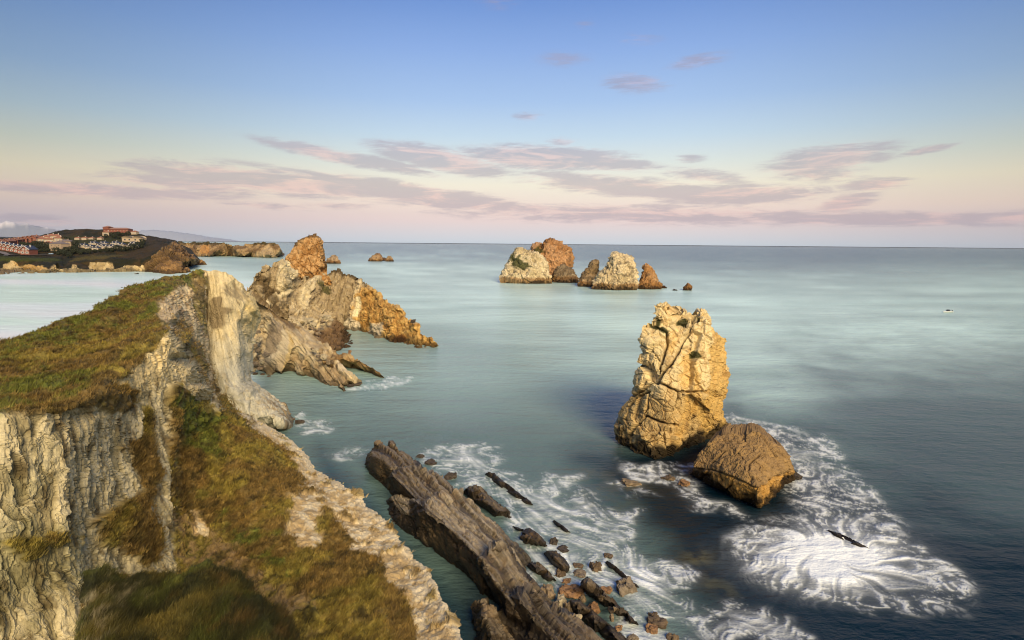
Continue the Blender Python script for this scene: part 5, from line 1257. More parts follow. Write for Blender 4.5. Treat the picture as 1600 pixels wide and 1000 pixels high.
h_red = make_house('red_roof_house', 6, 5, 4.6, 2.8, M_cream, M_terra, M_white, kind='hip', wins=[(-3.5, 1.9, 1.6, 1.6), (0, 1.9, 1.6, 1.6), (3.5, 1.9, 1.6, 1.6)])
remap_kids()
used = set()
def inst(proto, *a, **k):
    o = proto if proto.name not in used else dup_tree(proto)
    used.add(proto.name)
    place(o, *a, **k)
    return o
ORD = ['', 'second', 'third', 'fourth', 'fifth', 'sixth', 'seventh', 'eighth', 'ninth', 'tenth', 'eleventh']
# front terrace running back to the left from the gabled end house
inst(h_brick, 46, 397, .05, 1.15, label='red brick gabled end house with white trim and four white windows', cat='house', group='front terrace of brick houses')
for k in range(1, 8):
    inst(h_brick, 46 - k * 6.4, 397 - k * 1.25, .05, 1.0, label=f'{ORD[k]} brick house back from the white trimmed gable end in the front terrace', cat='house', group='front terrace of brick houses')
# back terrace with orange roofs
for k in range(9):
    inst(h_terra, 56 - k * 7.0, 376.5 + k * 1.05, .35, 1.15, label=('orange roofed house at the top end of the back terrace' if k == 0 else f'{ORD[k]} orange roofed house down from the top end of the back terrace'), cat='house', group='back terrace of orange roofed houses')
for k, (px, py) in enumerate([(73, 375), (81, 373), (89, 373.5), (77, 379), (92, 377), (66, 378)]):
    inst(h_red, px, py, .4 + .1 * k, 1.0, label=['orange roofed villa on the left of the small cluster under the hill crest', 'highest orange roofed villa of the small cluster', 'orange roofed villa at the right of the cluster, behind the front one', 'front orange roofed villa with pale wall in the cluster', 'lowest right orange roofed villa beside the stone house', 'orange roofed villa joining the cluster to the back terrace'][k], cat='house', group='cluster of orange roofed villas')
inst(h_stone, 94, 391, -.25, 1.0, label='large tan stone house with grey hipped roof and dark porch', cat='house')
h_low = inst(h_red, 77, 385, .1, 1.0, label='low cream house with red roof left of the large stone house', cat='house')
inst(h_stone, 104, 385, .15, .8, label='second stone house standing behind the large tan stone house', cat='house')
wh = [(131, 384.5), (141, 386.5), (150, 388.5), (158, 384.5), (165, 386), (147, 381), (163, 381), (176, 386), (184, 387), (190, 383), (181, 381), (206, 385), (214, 386), (209, 381.5)]
wl = ['leftmost white house with dark slate roof in the hillside row', 'second white slate roofed house from the left of the hillside row', 'white slate roofed house standing lowest in the hillside row', 'white slate roofed house set back behind the lowest one', 'white slate roofed house at the right end of the first block', 'upper white house behind the left block of slate roofs', 'upper white house behind the gap between first and second block', 'left front white house of the middle slate roofed block', 'right front white house of the middle slate roofed block', 'white house at the upper right of the middle block', 'white house at the back of the middle block', 'left white house of the last block below the cream building', 'right white house of the last block below the cream building', 'white house right in front of the cream building']
for (px, py), lb in zip(wh, wl):
    inst(h_white, px, py + 1.2, .05, .66, label=lb, cat='house', group='white houses with slate roofs')
# cream building with two rounded roofs
t = empty('cream_hall'); a = boxes([(-14, 14, -5, 5, -4, 4)]); mesh_obj('wall', a[0], a[1], M_cream, t, smooth=False)
for cx in (-7, 7):
    an = np.linspace(0, math.pi, 11); V = []; Fq = []
    for y in (-5.4, 5.4):
        V += [(cx + 7.2 * math.cos(u), y, 4 + 3.2 * math.sin(u)) for u in an]
    Fq = [(i, i + 1, i + 12, i + 11) for i in range(10)]
    ro = mesh_obj('roof', np.array(V), [np.array(Fq), np.array([[0, k, k + 1] for k in range(1, 10)] + [[11, 11 + k + 1, 11 + k] for k in range(1, 10)])], M_cream, t)
for x in (-10, -4, 4, 10):
    a = boxes([(x - 1, x + 1, -5.1, -4.9, .8, 2.6)]); mesh_obj('window', a[0], a[1], M_win, t, smooth=False)
place(t, 210, 376.5, .08, 1.0, label='long cream hall with two rounded roofs on the hillside', cat='building')
# hotel on the hill crest
for k, (px_, py_) in enumerate([(122, 374.5), (133, 374.2), (144, 374.6), (157, 374.4)]):
    inst(h_low if False else h_red, px_, py_, .05, .55, label=['leftmost little house of the row under the hill crest', 'second little house of the row under the hill crest', 'third little house of the row under the hill crest', 'last little house of the row under the hill crest'][k], cat='house', group='little row under the hill crest')
t = empty('hilltop_hotel')
a = boxes([(-20, 20, -6, 6, -6, 4.5), (-20, -11, -7, 5, 4.5, 7.5)]); mesh_obj('wall', a[0], a[1], M_brick, t, smooth=False)
a = hip_roof(20.3, 6.3, 4.6, 2.4); mesh_obj('roof', a[0], a[1], M_terra2, t, smooth=False)
a = hip_roof(5, 6, 7.6, 2.2); a[0][:, 0] -= 15.5; a[0][:, 1] -= 1; mesh_obj('roof', a[0], a[1], M_terra2, t, smooth=False)
for x in range(-17, 19, 5):
    a = boxes([(x - 1, x + 1, -6.1 - (1 if x < -11 else 0), -5.9 - (1 if x < -11 else 0), 1, 3)]); mesh_obj('window', a[0], a[1], M_terra2, t, smooth=False)
place(t, 185, 362.5, .0, .95, dz=0, label='long reddish hotel building on the crest of the hill', cat='building')
inst(h_red, 211, 365.5, 0, .7, label='little pink house just right of the hilltop hotel', cat='house')
inst(h_red, 168, 367, 0, .8, label='small red house below the left end of the hilltop hotel', cat='house')
# road and car park
def strip_road(pts, wid, name='road'):
    V = []
    for k, (px, py) in enumerate(pts):
        p, Y = shore_pos(px, py); p[2] += .9
        V.append(p)
    V = np.array(V); d = np.gradient(V, axis=0); nrm = np.stack([-d[:, 1], d[:, 0], 0 * d[:, 0]], 1); nrm /= np.linalg.norm(nrm, axis=1, keepdims=True)
    W = np.concatenate([V + nrm * wid, V - nrm * wid]); n = len(V)
    i = np.arange(n - 1)
    return tag(mesh_obj(name, W, np.stack([i, i + n, i + n + 1, i + 1], 1), M_asph), kind='structure')
strip_road([(-6, 392.5), (4, 395.5), (14, 398.8), (24, 399.6), (40, 399.4), (60, 399), (76, 398.6)], 4)
# cars
def make_car(col):
    t = empty('parked_car')
    prof = [(-2.1, .35), (-2.15, .75), (-1.5, .9), (-.9, 1.42), (.7, 1.45), (1.4, .95), (2.1, .85), (2.15, .4)]
    V = []; n = len(prof)
    for y in (-.85, .85): V += [(x, y, z) for x, z in prof]
    Fq = [(i, i + 1, i + 1 + n, i + n) for i in range(n - 1)] + [(n - 1, 0, n, 2 * n - 1)]
    mesh_obj('body', np.array(V), [np.array(Fq), np.array([[0, k + 1, k] for k in range(1, n - 1)] + [[n, n + k, n + k + 1] for k in range(1, n - 1)])], flat_mat('car_paint', col, .3, .02, 1), t, smooth=False)
    for x in (-1.3, 1.3):
        for y in (-.8, .8):
            an = np.linspace(0, 2 * math.pi, 13)[:-1]
            W = [(x + .33 * math.cos(u), y - .1, .33 + .33 * math.sin(u)) for u in an] + [(x + .33 * math.cos(u), y + .1, .33 + .33 * math.sin(u)) for u in an] + [(x, y - .1, .33), (x, y + .1, .33)]
            mesh_obj('wheel', np.array(W), [np.array([(i, (i + 1) % 12, 12 + (i + 1) % 12, 12 + i) for i in range(12)]), np.array([((i + 1) % 12, i, 24) for i in range(12)] + [(12 + i, 12 + (i + 1) % 12, 25) for i in range(12)])], M_dark, t)
    a = boxes([(-.95, .75, -.87, .87, .98, 1.3)]); a[0][4:, 0] *= .8; mesh_obj('window', a[0], a[1], M_win, t, smooth=False)
    return t
c1 = make_car((.30, .42, .55)); place(c1, 80, 398.8, .1, 1.2, dz=1.0, label='pale blue car parked at the end of the coast road', cat='car')
c2 = make_car((.05, .05, .06)); place(c2, 10, 400.6, .2, 1.2, dz=.4, label='dark car on the road left of the front terrace', cat='car')

# trees and hedges of the far shore: leaf clumps round a trunk
def leaf_clump(name, rx, ry, rz, n, size, seed, mat, parent=None, z0=0, col=None):
    rs = np.random.RandomState(seed)
    d = rs.normal(size=(n, 3)); d /= np.linalg.norm(d, axis=1, keepdims=True)
    r = rs.uniform(.45, 1.0, n) ** .5
    lob = 1 + .28 * perlin(d * 2.2 + seed, seed)
    p = d * (r * lob)[:, None] * np.array([rx, ry, rz]); p[:, 2] += z0
    a = rs.normal(size=(n, 3)); a /= np.linalg.norm(a, axis=1, keepdims=True)
    b = np.cross(a, d); b /= np.linalg.norm(b, axis=1, keepdims=True) + 1e-9
    s = size * rs.uniform(.6, 1.4, (n, 1))
    V = np.stack([p - a * s, p + b * s * .7, p + a * s, p - b * s * .7], 1).reshape(-1, 3)
    i = np.arange(n) * 4
    return mesh_obj(name, V, np.stack([i, i + 1, i + 2, i + 3], 1), mat, parent, None, smooth=False)
def cone_trunk(h, r, parent, mat):
    an = np.linspace(0, 2 * math.pi, 9)[:-1]
    V = [(r * math.cos(u), r * math.sin(u), -1) for u in an] + [(r * .4 * math.cos(u), r * .4 * math.sin(u), h) for u in an]
    return mesh_obj('trunk', np.array(V), np.array([(i, (i + 1) % 8, 8 + (i + 1) % 8, 8 + i) for i in range(8)]), mat, parent)
def make_tree(seed, r=4.5, h=7):
    t = empty('tree'); cone_trunk(h * .8, .35, t, M_bark); leaf_clump('crown', r, r, r * .95, 420, .65, seed, M_leafd, t, z0=h * .75)
    return t
tp = [make_tree(601), make_tree(602, 5.2, 7), make_tree(603, 3.8, 5)]
remap_kids()
rt = random.Random(4)
spots = [(x, y) for x in range(50, 79, 5) for y in (386, 390, 394)] + [(36, 386), (42, 388), (98, 397), (104, 395), (110, 393), (114, 389), (118, 392), (122, 389), (108, 399), (114, 398), (120, 396), (126, 398), (132, 397), (140, 396.5), (150, 395.5), (158, 395), (166, 394.5), (174, 394), (182, 393.5), (190, 393), (198, 392), (206, 391), (214, 389.5), (221, 388), (222, 384), (88, 397), (92, 399.5), (100, 401), (108, 402.5),
     (185, 368.5), (192, 369), (200, 369.5), (175, 369), (167, 371), (178, 373), (186, 373.5), (224, 381), (100, 375), (105, 378), (118, 385), (30, 392), (22, 391), (12, 389.5), (4, 388.5)]
for k, (px, py) in enumerate(spots):
    tl = ('dark tree between the front terrace and the large stone house' if 45 < px < 82 and py < 396 and k < 20 else
          'dark tree of the hedge belt below the white slate roofed houses' if 98 <= px < 225 and py > 386 else
          'dark tree at the foot of the hilltop hotel' if 160 < px < 222 and py < 375 else
          'dark tree beside the front terrace of brick houses' if px < 45 else 'dark tree near the large stone house')
    o = inst(tp[k % 3], px + rt.uniform(-1.2, 1.2), py + rt.uniform(-.6, .6), rt.uniform(0, 6), rt.uniform(.6, .95),
             label=tl, cat='tree', group=tl.replace('dark tree', 'dark trees'))

# ------------------------------------------------------------------ motor boat
boat = empty('motor_boat')
sec = [(-3.2, .0, .55), (-2.6, .75, .62), (-1.0, 1.05, .60), (1.2, 1.05, .55), (3.0, .95, .5)]
V = []
for x, w, hh in sec: V += [(x, -w, hh), (x, -w * .8, .1), (x, 0, -.35), (x, w * .8, .1), (x, w, hh)]
Fq = [(5 * i + j, 5 * i + j + 1, 5 * i + j + 6, 5 * i + j + 5) for i in range(4) for j in range(4)] + [(20, 21, 23, 24)]
mesh_obj('hull', np.array(V), [np.array(Fq), np.array([(21, 22, 23)])], M_hull, boat)
V2 = []
for x, w, hh in sec: V2 += [(x, -w * .97, hh + .02), (x, w * .97, hh + .02)]
mesh_obj('deck', np.array(V2), np.array([(2 * i, 2 * i + 1, 2 * i + 3, 2 * i + 2) for i in range(4)]), M_hull, boat, smooth=False)
a = boxes([(-.7, 1.1, -.55, .55, .55, 1.35)]); a[0][4:, 0] = a[0][4:, 0] * .7 + .1; mesh_obj('cabin', a[0], a[1], M_dark, boat, smooth=False)
a = boxes([(2.9, 3.3, -.2, .2, .2, .95)]); mesh_obj('outboard_motor', a[0], a[1], M_dark, boat, smooth=False)
bp = P3(np.array([1481.]), np.array([487.5]), np.array([Z(1481, 488, 0)[2]]))[0]
boat.location = (float(bp[0]), float(bp[1]), .15); boat.rotation_euler = (0, 0, .25)
tag(boat, 'small white motor boat with a dark cabin alone on the open sea', 'boat')

# ------------------------------------------------------------------ sea with foam
def build_sea():
    # foam and tone on a fine raster, in metres
    X0, X1, Y0, Y1, RES = -45., 75., 38., 160., .13
    nx = int((X1 - X0) / RES); ny = int((Y1 - Y0) / RES)
    gx, gy = np.meshgrid(X0 + np.arange(nx) * RES, Y0 + np.arange(ny) * RES)
    W = np.stack([gx.ravel(), gy.ravel(), 0 * gx.ravel()], 1)
    px, py = to_px(W)
    wq = lambda s, sd, o=3: fbm(W * s, sd, o)
    # stream function -> silky drift
    eps = .4
    def psi(P):
        return 6.0 * fbm(P * .07, 701, 2) + 1.7 * fbm(P * .20, 702, 2)
    p0 = psi(W); px1 = psi(W + np.array([eps, 0, 0])); py1 = psi(W + np.array([0, eps, 0]))
    vx = (py1 - p0) / eps; vy = -(px1 - p0) / eps
    bc = P3(np.array([1290.]), np.array([858.]), np.array([Z(1290, 858, 0)[2]]))[0]
    dx, dy = W[:, 0] - bc[0], W[:, 1] - bc[1]; rr = np.hypot(dx, dy) + .5
    rad = np.exp(-(rr / 13) ** 2) * 1.6
    vx = vx + rad * dx / rr - .25 * rad * dy / rr; vy = vy + rad * dy / rr + .25 * rad * dx / rr
    # near the reef the water drains along the beds
    rdir = np.array([.59, -.81])
    rk = mask(px, py, [(740, 740), (860, 760), (1000, 860), (1100, 1010), (860, 1010), (780, 850)], 40)
    vx = vx * (1 - .6 * rk) + rk * rdir[0] * 1.1 + rk * .7 * wq(.15, 77); vy = vy * (1 - .6 * rk) + rk * rdir[1] * 1.1 + rk * .7 * wq(.15, 78)
    sp = np.hypot(vx, vy) + .05
    vx /= sp; vy /= sp
    VX = vx.reshape(ny, nx); VY = vy.reshape(ny, nx)
    src = np.random.RandomState(9).rand(ny, nx).astype(np.float32)
    src = (src + np.roll(src, 1, 0) + np.roll(src, 1, 1) + np.roll(np.roll(src, 1, 0), 1, 1)) / 4
    src2 = (.8 * perlin(W * 3.4, 706) + .5 * perlin(W * 7.0, 707)).reshape(ny, nx)
    src3 = (perlin(W * .9, 708) + .7 * perlin(W * 1.8, 709)).reshape(ny, nx)
    def lic(srcs, L):
        acc = [s * 0 + s for s in srcs]
        for sgn in (1, -1):
            cx, cy = np.meshgrid(np.arange(nx, dtype=np.float32), np.arange(ny, dtype=np.float32))
            for k in range(L):
                ix = np.clip(np.rint(cx), 0, nx - 1).astype(np.int32); iy = np.clip(np.rint(cy), 0, ny - 1).astype(np.int32)
                cx = cx + sgn * VX[iy, ix] ; cy = cy + sgn * VY[iy, ix]
                ix = np.clip(np.rint(cx), 0, nx - 1).astype(np.int32); iy = np.clip(np.rint(cy), 0, ny - 1).astype(np.int32)
                for a, s in zip(acc, srcs): a += s[iy, ix]
        return [a / (2 * L + 1) for a in acc]
    f1, f2_, f3 = lic([src, src2, src3], 30)
    f1 = ((f1 - f1.mean()) / f1.std()).ravel(); f2_ = ((f2_ - f2_.mean()) / f2_.std()).ravel(); f3 = ((f3 - f3.mean()) / f3.std()).ravel()
    warpx = 12 * wq(.16, 710, 4); warpy = 10 * wq(.16, 711, 4)
    qx, qy = px + warpx, py + warpy
    def blob(cx, cy, rx, ry, ang, s, pw=1.0):
        c, sn = math.cos(math.radians(ang)), math.sin(math.radians(ang))
        u = ((qx - cx) * c + (qy - cy) * sn) / rx; v = (-(qx - cx) * sn + (qy - cy) * c) / ry
        return s * np.exp(-(u * u + v * v) ** pw)
    B = [(1300, 872, 105, 44, 10, 1.9, 1.2), (1290, 880, 60, 26, 12, 1.6), (1380, 900, 110, 38, 16, .95), (1230, 870, 70, 40, 20, .8), (1330, 915, 120, 34, 8, .75), (1450, 880, 74, 18, 32, .5), (1500, 912, 30, 14, 45, .45), (1320, 815, 80, 20, 25, .6), (1400, 860, 60, 20, 30, .5),
         (1265, 722, 46, 20, 30, 1.0), (1310, 745, 40, 22, 40, .7), (1240, 690, 56, 10, 14, .6), (1180, 668, 60, 8, 8, .7), (1150, 658, 40, 7, 0, .6), (1300, 700, 30, 10, 40, .5), (1350, 780, 50, 18, 38, .5), (1255, 765, 34, 18, 0, .45), (1290, 790, 50, 22, 10, .42), (1390, 815, 40, 14, 30, .35),
         (725, 716, 44, 15, -8, 1.15), (705, 705, 30, 8, 0, .7), (755, 735, 34, 16, 20, .9), (715, 745, 30, 12, 30, .9), (685, 715, 30, 10, 20, .6), (745, 700, 34, 7, 0, .6),
         (800, 770, 40, 18, 40, .85), (860, 785, 46, 20, 10, 1.15), (905, 790, 34, 18, 10, .9), (880, 755, 30, 10, -20, .55), (855, 755, 16, 12, 0, .6), (930, 800, 30, 14, 20, .7), (830, 800, 34, 18, 40, .8), (820, 815, 30, 20, 30, .8), (865, 825, 36, 18, 20, .7),
         (905, 845, 50, 22, 30, 1.35), (950, 825, 34, 18, 20, .8), (975, 838, 26, 16, 60, .7), (890, 870, 40, 24, 50, .9), (930, 865, 40, 16, 10, 1.0), (960, 880, 50, 20, 30, 1.2), (1000, 900, 40, 22, 40, 1.2), (1010, 880, 30, 14, 10, .8), (870, 850, 20, 30, 0, .8), (840, 870, 18, 22, 0, .9), (900, 910, 30, 14, 20, .9), (950, 915, 34, 14, 20, 1.1),
         (1000, 945, 50, 26, 40, 1.2), (1040, 925, 40, 24, 50, .9), (1060, 960, 40, 24, 40, .9), (1020, 985, 50, 20, 20, .9), (1085, 990, 40, 20, 30, .9), (1060, 905, 26, 14, 0, .6), (990, 985, 30, 14, 0, .9), (850, 905, 24, 16, 40, 1.0), (970, 810, 40, 8, -20, .55), (1000, 770, 40, 9, 10, .3),
         (1170, 970, 50, 22, 10, 1.2), (1210, 985, 46, 16, 20, 1.0), (1125, 985, 30, 22, -30, .7), (1140, 950, 40, 10, -10, .5), (1240, 995, 30, 10, 10, .7),
         (1040, 742, 50, 12, 14, .65), (1075, 765, 34, 12, 40, .65), (1090, 785, 26, 10, 20, .6), (1000, 735, 36, 10, 20, .55), (975, 755, 30, 6, 10, .45), (1150, 800, 60, 8, 20, .4), (1060, 735, 60, 6, 0, .45),
         (612, 600, 18, 4.5, 5, 1.4), (628, 597, 12, 3.5, 0, 1.0), (595, 603, 26, 3, 0, .8), (612, 590, 8, 4, 0, .6), (560, 606, 20, 3, -8, 1.0), (480, 666, 26, 8, 15, 1.0), (470, 650, 18, 6, 30, .8), (500, 660, 14, 8, 0, .5), (525, 715, 30, 10, 0, .25), (555, 705, 30, 10, 0, .3),
         (738, 568, 22, 3, 3, .55), (805, 570, 22, 3, 0, .5), (690, 545, 14, 4, 0, .9), (640, 548, 40, 2.5, 4, .5), (700, 520, 30, 6, 0, .4), (560, 530, 20, 3, 0, .3), (585, 600, 20, 8, 0, .3)]
    D = np.zeros(len(W))
    for b in B: D = np.maximum(D, blob(*b)) + .12 * np.minimum(D, blob(*b))
    # lace: thin bright filaments around the rims
    lace = ridged(W * .55 + .6 * np.stack([wq(.5, 720), wq(.5, 721), 0 * px], 1), 722, 4)
    patch = fbm(W * .16, 723, 3)
    D2 = np.minimum(D, 1.7) * (1 + .50 * patch)
    base = sstep(.35, 2.6, D2)
    tex = .50 * f3 + .22 * f2_ + .14 * f1
    foam = .55 * base * np.clip(1 + .45 * f3, 0, 3) + sstep(.4, 2.6, D2 * (1 + tex)) * (.50 + .3 * sstep(-1.5, 1.5, f2_))
    rim = sstep(.08, .35, D2) * sstep(1.2, .45, D2)
    foam = np.maximum(foam, .85 * .8 * rim * sstep(1.0, 1.5, lace + .30 * f2_ + .35 * f3 + .3 * patch))
    core = np.exp(-(((px - 1294) / 80) ** 2 + ((py - 872) / 32) ** 2) ** .8)
    foam = np.clip(foam * 1.0 + .75 * core * (1 + .22 * f2_ + .25 * f3), 0, 1)
    Fo = foam.reshape(ny, nx)
    def blur(a, n):
        for axn in (0, 1):
            for _ in range(2):
                c = np.cumsum(np.pad(a, [(n + 1, n) if axn == 0 else (0, 0), (n + 1, n) if axn == 1 else (0, 0)], mode='edge'), axis=axn)
                a = ((c[2 * n + 1:] - c[:-2 * n - 1]) if axn == 0 else (c[:, 2 * n + 1:] - c[:, :-2 * n - 1])) / (2 * n + 1)
        return a
    B1 = blur(Fo, 2); B2 = blur(Fo, 7)
    Fo = np.clip(.62 * Fo + .28 * B1 + .40 * B2 * np.clip(.6 + .8 * B2, 0, 1.4), 0, 1)
    # the sheet itself: fan shaped mesh, fine in the surf, coarse at sea
    cols = np.concatenate([np.linspace(-2600, 380, 60)[:-1], np.arange(380, 1640, 1.5), np.linspace(1640, 4200, 60)])
    rows = np.concatenate([[377.4 + 3.0, 380.9, 381.4, 382, 383, 384.5, 386.5], np.arange(389, 560, 4.0), np.arange(560, 640, 2.2), np.arange(640, 1030, 1.5), np.linspace(1035, 1900, 16)])
    # rows as distances, seen at the middle of the picture
    Yr = np.array([Z(800, r, 0)[2] for r in rows]); Yr[0] = 21000.
    xs = (cols - 800) / F / math.cos(PITCH)
    GX = xs[None, :] * (Yr[:, None] * math.cos(PITCH) + H * math.sin(PITCH)); GY = np.repeat(Yr[:, None], len(cols), 1)
    Vv = np.stack([GX.ravel(), GY.ravel(), 0 * GX.ravel()], 1)
    fx = (Vv[:, 0] - X0) / RES; fy = (Vv[:, 1] - Y0) / RES
    ok = (fx > 1) & (fx < nx - 2) & (fy > 1) & (fy < ny - 2)
    ix = np.clip(fx.astype(int), 0, nx - 2); iy = np.clip(fy.astype(int), 0, ny - 2); tx = np.clip(fx - ix, 0, 1); ty = np.clip(fy - iy, 0, 1)
    fv = (Fo[iy, ix] * (1 - tx) * (1 - ty) + Fo[iy, ix + 1] * tx * (1 - ty) + Fo[iy + 1, ix] * (1 - tx) * ty + Fo[iy + 1, ix + 1] * tx * ty) * ok
    px, py = to_px(Vv); px = np.clip(px, -3000, 5000)
    # water colour: milky, bright bay reflection painted in, deep blue-green by the reef
    n1 = fbm(Vv * np.array([.012, .03, 0]), 731, 4); n2 = fbm(Vv * .07, 732, 3); n3 = fbm(Vv * np.array([.004, .012, 0]), 733, 4)
    deep = C(.002, .013, .021); mid = C(.095, .155, .14); milk = C(.46, .66, .58); open_ = C(.02, .075, .10)
    kd = mask(px, py, [(925, 705), (985, 685), (1150, 650), (1260, 700), (1420, 790), (1700, 850), (1700, 1200), (1050, 1200), (1080, 960), (1010, 850), (960, 790), (900, 740)], 55, 30 * n2)
    kc = mask(px, py, [(560, 760), (640, 860), (740, 960), (740, 1100), (500, 1100), (500, 700)], 25)
    kr = mask(px, py, [(1250, 560), (1750, 560), (1750, 1000), (1500, 900), (1300, 680)], 90, 40 * n2)
    kmilk = sstep(720, 470, py + 40 * n1)
    c = mixc(mid + 0 * Vv, milk, kmilk * .75)
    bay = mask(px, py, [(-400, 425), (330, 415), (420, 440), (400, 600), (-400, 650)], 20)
    c = mixc(c, C(.74, .97, .85), bay)  # brightness of the bay's reflection put into the mint colour
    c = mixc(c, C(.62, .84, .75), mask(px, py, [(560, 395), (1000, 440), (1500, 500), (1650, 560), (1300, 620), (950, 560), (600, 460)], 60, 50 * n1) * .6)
    opn = sstep(455, 395, py) * sstep(650, 1100, px)
    c = mixc(c, open_ * .8, opn * .9)
    c = mixc(c, C(.035, .062, .066), kr * .75)
    c = mixc(c, C(.012, .040, .052), kc * .85)
    c = mixc(c, deep, kd)
    # pale and dark drifts
    c = c * (1 + .22 * n3 + .18 * n1)[:, None]
    for (cx, cy, rx, ry, s) in [(1090, 872, 26, 14, .8), (985, 760, 34, 12, .5), (930, 770, 44, 18, .3), (960, 790, 40, 14, .25), (1160, 850, 30, 14, .15), (1110, 910, 26, 16, .5), (1140, 925, 22, 12, .4), (920, 740, 50, 10, .4), (690, 690, 60, 20, .12)]:
        k = np.exp(-(((px - cx) / rx) ** 2 + ((py - cy) / ry) ** 2)) * s * sstep(-.5, .3, fbm(Vv * .35, 735, 4))
        c = mixc(c, C(.10, .095, .045), k)
    far_k = sstep(470, 388, py) * (.35 + .65 * sstep(500, 1000, px + 60 * n3)) * sstep(330, 480, px)
    low_spec = np.clip(far_k + .55 * kd + .3 * kr, 0, 1)
    c = mixc(c, C(.03, .10, .145), sstep(425, 386, py + 8 * n3) * .75 * sstep(300, 520, px))
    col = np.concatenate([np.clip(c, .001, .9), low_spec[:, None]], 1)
    z = .10 * fv * ok + .05 * ok * fbm(Vv * .5, 740, 3) * fv
    Vv[:, 2] = z
    nc = len(cols); nr_ = len(rows); i = (np.arange(nr_ - 1)[:, None] * nc + np.arange(nc - 1)[None]).ravel()
    quads = np.stack([i, i + nc, i + nc + 1, i + 1], 1)
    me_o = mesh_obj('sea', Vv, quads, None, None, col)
    fa = me_o.data.attributes.new('Foam', 'FLOAT', 'POINT'); fa.data.foreach_set('value', fv.astype(np.float32))
    m = bpy.data.materials.new('sea_water'); m.use_nodes = True; t = m.node_tree; t.nodes.clear()
    bs = N(t, 'ShaderNodeBsdfPrincipled'); out = N(t, 'ShaderNodeOutputMaterial')
    at = N(t, 'ShaderNodeAttribute'); at.attribute_name = 'Col'
    af = N(t, 'ShaderNodeAttribute'); af.attribute_name = 'Foam'
    tc = N(t, 'ShaderNodeTexCoord')
    def nz(scale, det, rough, stretch):
        mp = N(t, 'ShaderNodeMapping'); mp.inputs['Scale'].default_value = stretch; t.links.new(tc.outputs['Object'], mp.inputs[0])
        n = N(t, 'ShaderNodeTexNoise'); n.inputs['Scale'].default_value = scale; n.inputs['Detail'].default_value = det; n.inputs['Roughness'].default_value = rough
        t.links.new(mp.outputs[0], n.inputs[0]); return n.outputs[0]
    ff = math_node(t, 'ADD', af.outputs['Fac'], math_node(t, 'MULTIPLY', math_node(t, 'SUBTRACT', nz(3.5, 5, .7, (1, 1, 1)), .5), math_node(t, 'MULTIPLY', af.outputs['Fac'], .3)), clamp=True)
    basec = mix_rgb(t, ff, at.outputs['Color'], (.90, .95, .92))
    t.links.new(basec, bs.inputs['Base Color'])
    rg = math_node(t, 'ADD', math_node(t, 'MULTIPLY', ff, .45), math_node(t, 'ADD', .16, math_node(t, 'MULTIPLY', nz(.02, 4, .6, (1, 2.5, 1)), .14)))
    t.links.new(rg, bs.inputs['Roughness'])
    bs.inputs['IOR'].default_value = 1.333
    sl = math_node(t, 'SUBTRACT', .5, math_node(t, 'ADD', math_node(t, 'MULTIPLY', ff, .1), math_node(t, 'MULTIPLY', at.outputs['Alpha'], .34))); t.links.new(sl, bs.inputs['Specular IOR Level'])
    hgt = math_node(t, 'ADD', math_node(t, 'MULTIPLY', nz(.35, 6, .62, (1, 1.8, 1)), 1.0), math_node(t, 'MULTIPLY', nz(.05, 4, .5, (1, 3.0, 1)), 2.2))
    hgt = math_node(t, 'ADD', hgt, math_node(t, 'MULTIPLY', ff, .35))
    bp_ = N(t, 'ShaderNodeBump'); bp_.inputs['Strength'].default_value = .65; bp_.inputs['Distance'].default_value = .7
    t.links.new(hgt, bp_.inputs['Height']); t.links.new(bp_.outputs[0], bs.inputs['Normal'])
    t.links.new(bs.outputs[0], out.inputs[0])
    me_o.data.materials.append(m)
    tag(me_o, kind='structure')
build_sea()

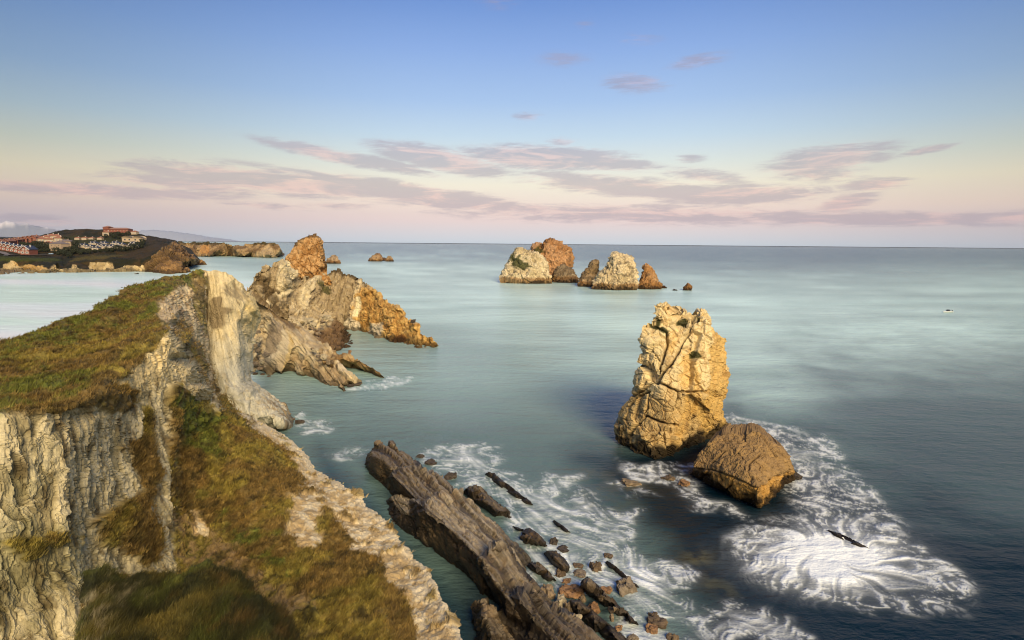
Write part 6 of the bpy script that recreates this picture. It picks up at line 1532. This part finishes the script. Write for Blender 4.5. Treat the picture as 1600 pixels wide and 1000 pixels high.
# ------------------------------------------------------------------ grass and heath: blades, too many to count
def build_grass(name, info, density_mask, n, hgt, wid, seed, maxY=75):
    rs = np.random.RandomState(seed)
    V = info['V'][:info['nV']]; nr = info['nr'][:info['nV']]; col = info['col'][:info['nV']]
    w = density_mask[:info['nV']] * sstep(maxY, maxY * .6, V[:, 1]) * (nr[:, 2] > .05)
    # equal cover per ground area: nodes are spaced evenly in view, so weight by squared distance
    w = w * (np.linalg.norm(V - np.array([0, 0, H]), axis=1) ** 1.2)
    idx = rs.choice(len(V), n, p=w / w.sum())
    dist = np.linalg.norm(V[idx] - np.array([0, 0, H]), axis=1)
    sp = dist / F * 1.8
    base = V[idx] + rs.normal(size=(n, 3)) * sp[:, None] * np.array([1, 1, .0])
    base[:, 2] -= .05
    m = 5
    lean = np.stack([.55 + .3 * perlin(base * .25, seed), .25 * perlin(base * .3, seed + 1), 0 * base[:, 0]], 1)
    h = hgt * rs.uniform(.5, 1.3, (n, 1)) * (1 + .6 * perlin(base * .6, seed + 2))[:, None] 
    Vs = []; cs = []
    for k in range(m):
        off = rs.normal(size=(n, 3)) * .07; off[:, 2] = 0
        tip = lean * h * .7 + rs.normal(size=(n, 3)) * h * .28; tip[:, 2] = np.abs(h[:, 0] * rs.uniform(.6, 1.0, n))
        a = rs.uniform(0, math.pi, n); sd_ = np.stack([np.cos(a), np.sin(a), 0 * a], 1) * wid * (.6 + dist[:, None] / 55)
        b0 = base + off
        Vs.append(np.stack([b0 - sd_, b0 + sd_, b0 + tip], 1))
        j = rs.uniform(.65, 1.5, (n, 1))
        cc = col[idx] * j; cc = cc * np.array([1.05, 1.0, .9]) + rs.uniform(0, .012, (n, 1))
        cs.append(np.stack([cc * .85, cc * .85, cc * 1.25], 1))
    Vt = np.concatenate(Vs).reshape(-1, 3); ct = np.concatenate(cs).reshape(-1, 3)
    i = np.arange(len(Vt) // 3) * 3
    return tag(mesh_obj(name, Vt, np.stack([i, i + 1, i + 2], 1), M_blade, None, np.clip(ct, 0, 1)), kind='stuff')
M_blade = surf_mat('grass_blades', 1.0, 0.0, var=.15, rough=.7)
nk = near_info['aux']
gm = (1 - np.maximum(nk[0], nk[1])) * (1 - .9 * nk[2]) * (1 - .7 * nk[3])
build_grass('grass', near_info, gm ** 2, 70000, .34, .018, 801, 110)
build_grass('grass', mound_info, np.ones(len(mound_info['V'])), 26000, .30, .010, 802, 60)

# ------------------------------------------------------------------ haze
hb = boxes([(-42000, 42000, -3000, 33000, -140, 1700)])
hz = mesh_obj('haze', hb[0], hb[1], None, smooth=False)
hm = bpy.data.materials.new('haze_air'); hm.use_nodes = True; ht = hm.node_tree; ht.nodes.clear()
pv = N(ht, 'ShaderNodeVolumePrincipled'); pv.inputs['Color'].default_value = (.92, .95, 1.0, 1); pv.inputs['Density'].default_value = 9e-6; pv.inputs['Anisotropy'].default_value = .2
ho = N(ht, 'ShaderNodeOutputMaterial'); ht.links.new(pv.outputs[0], ho.inputs['Volume'])
hz.data.materials.append(hm)
tag(hz, kind='stuff')
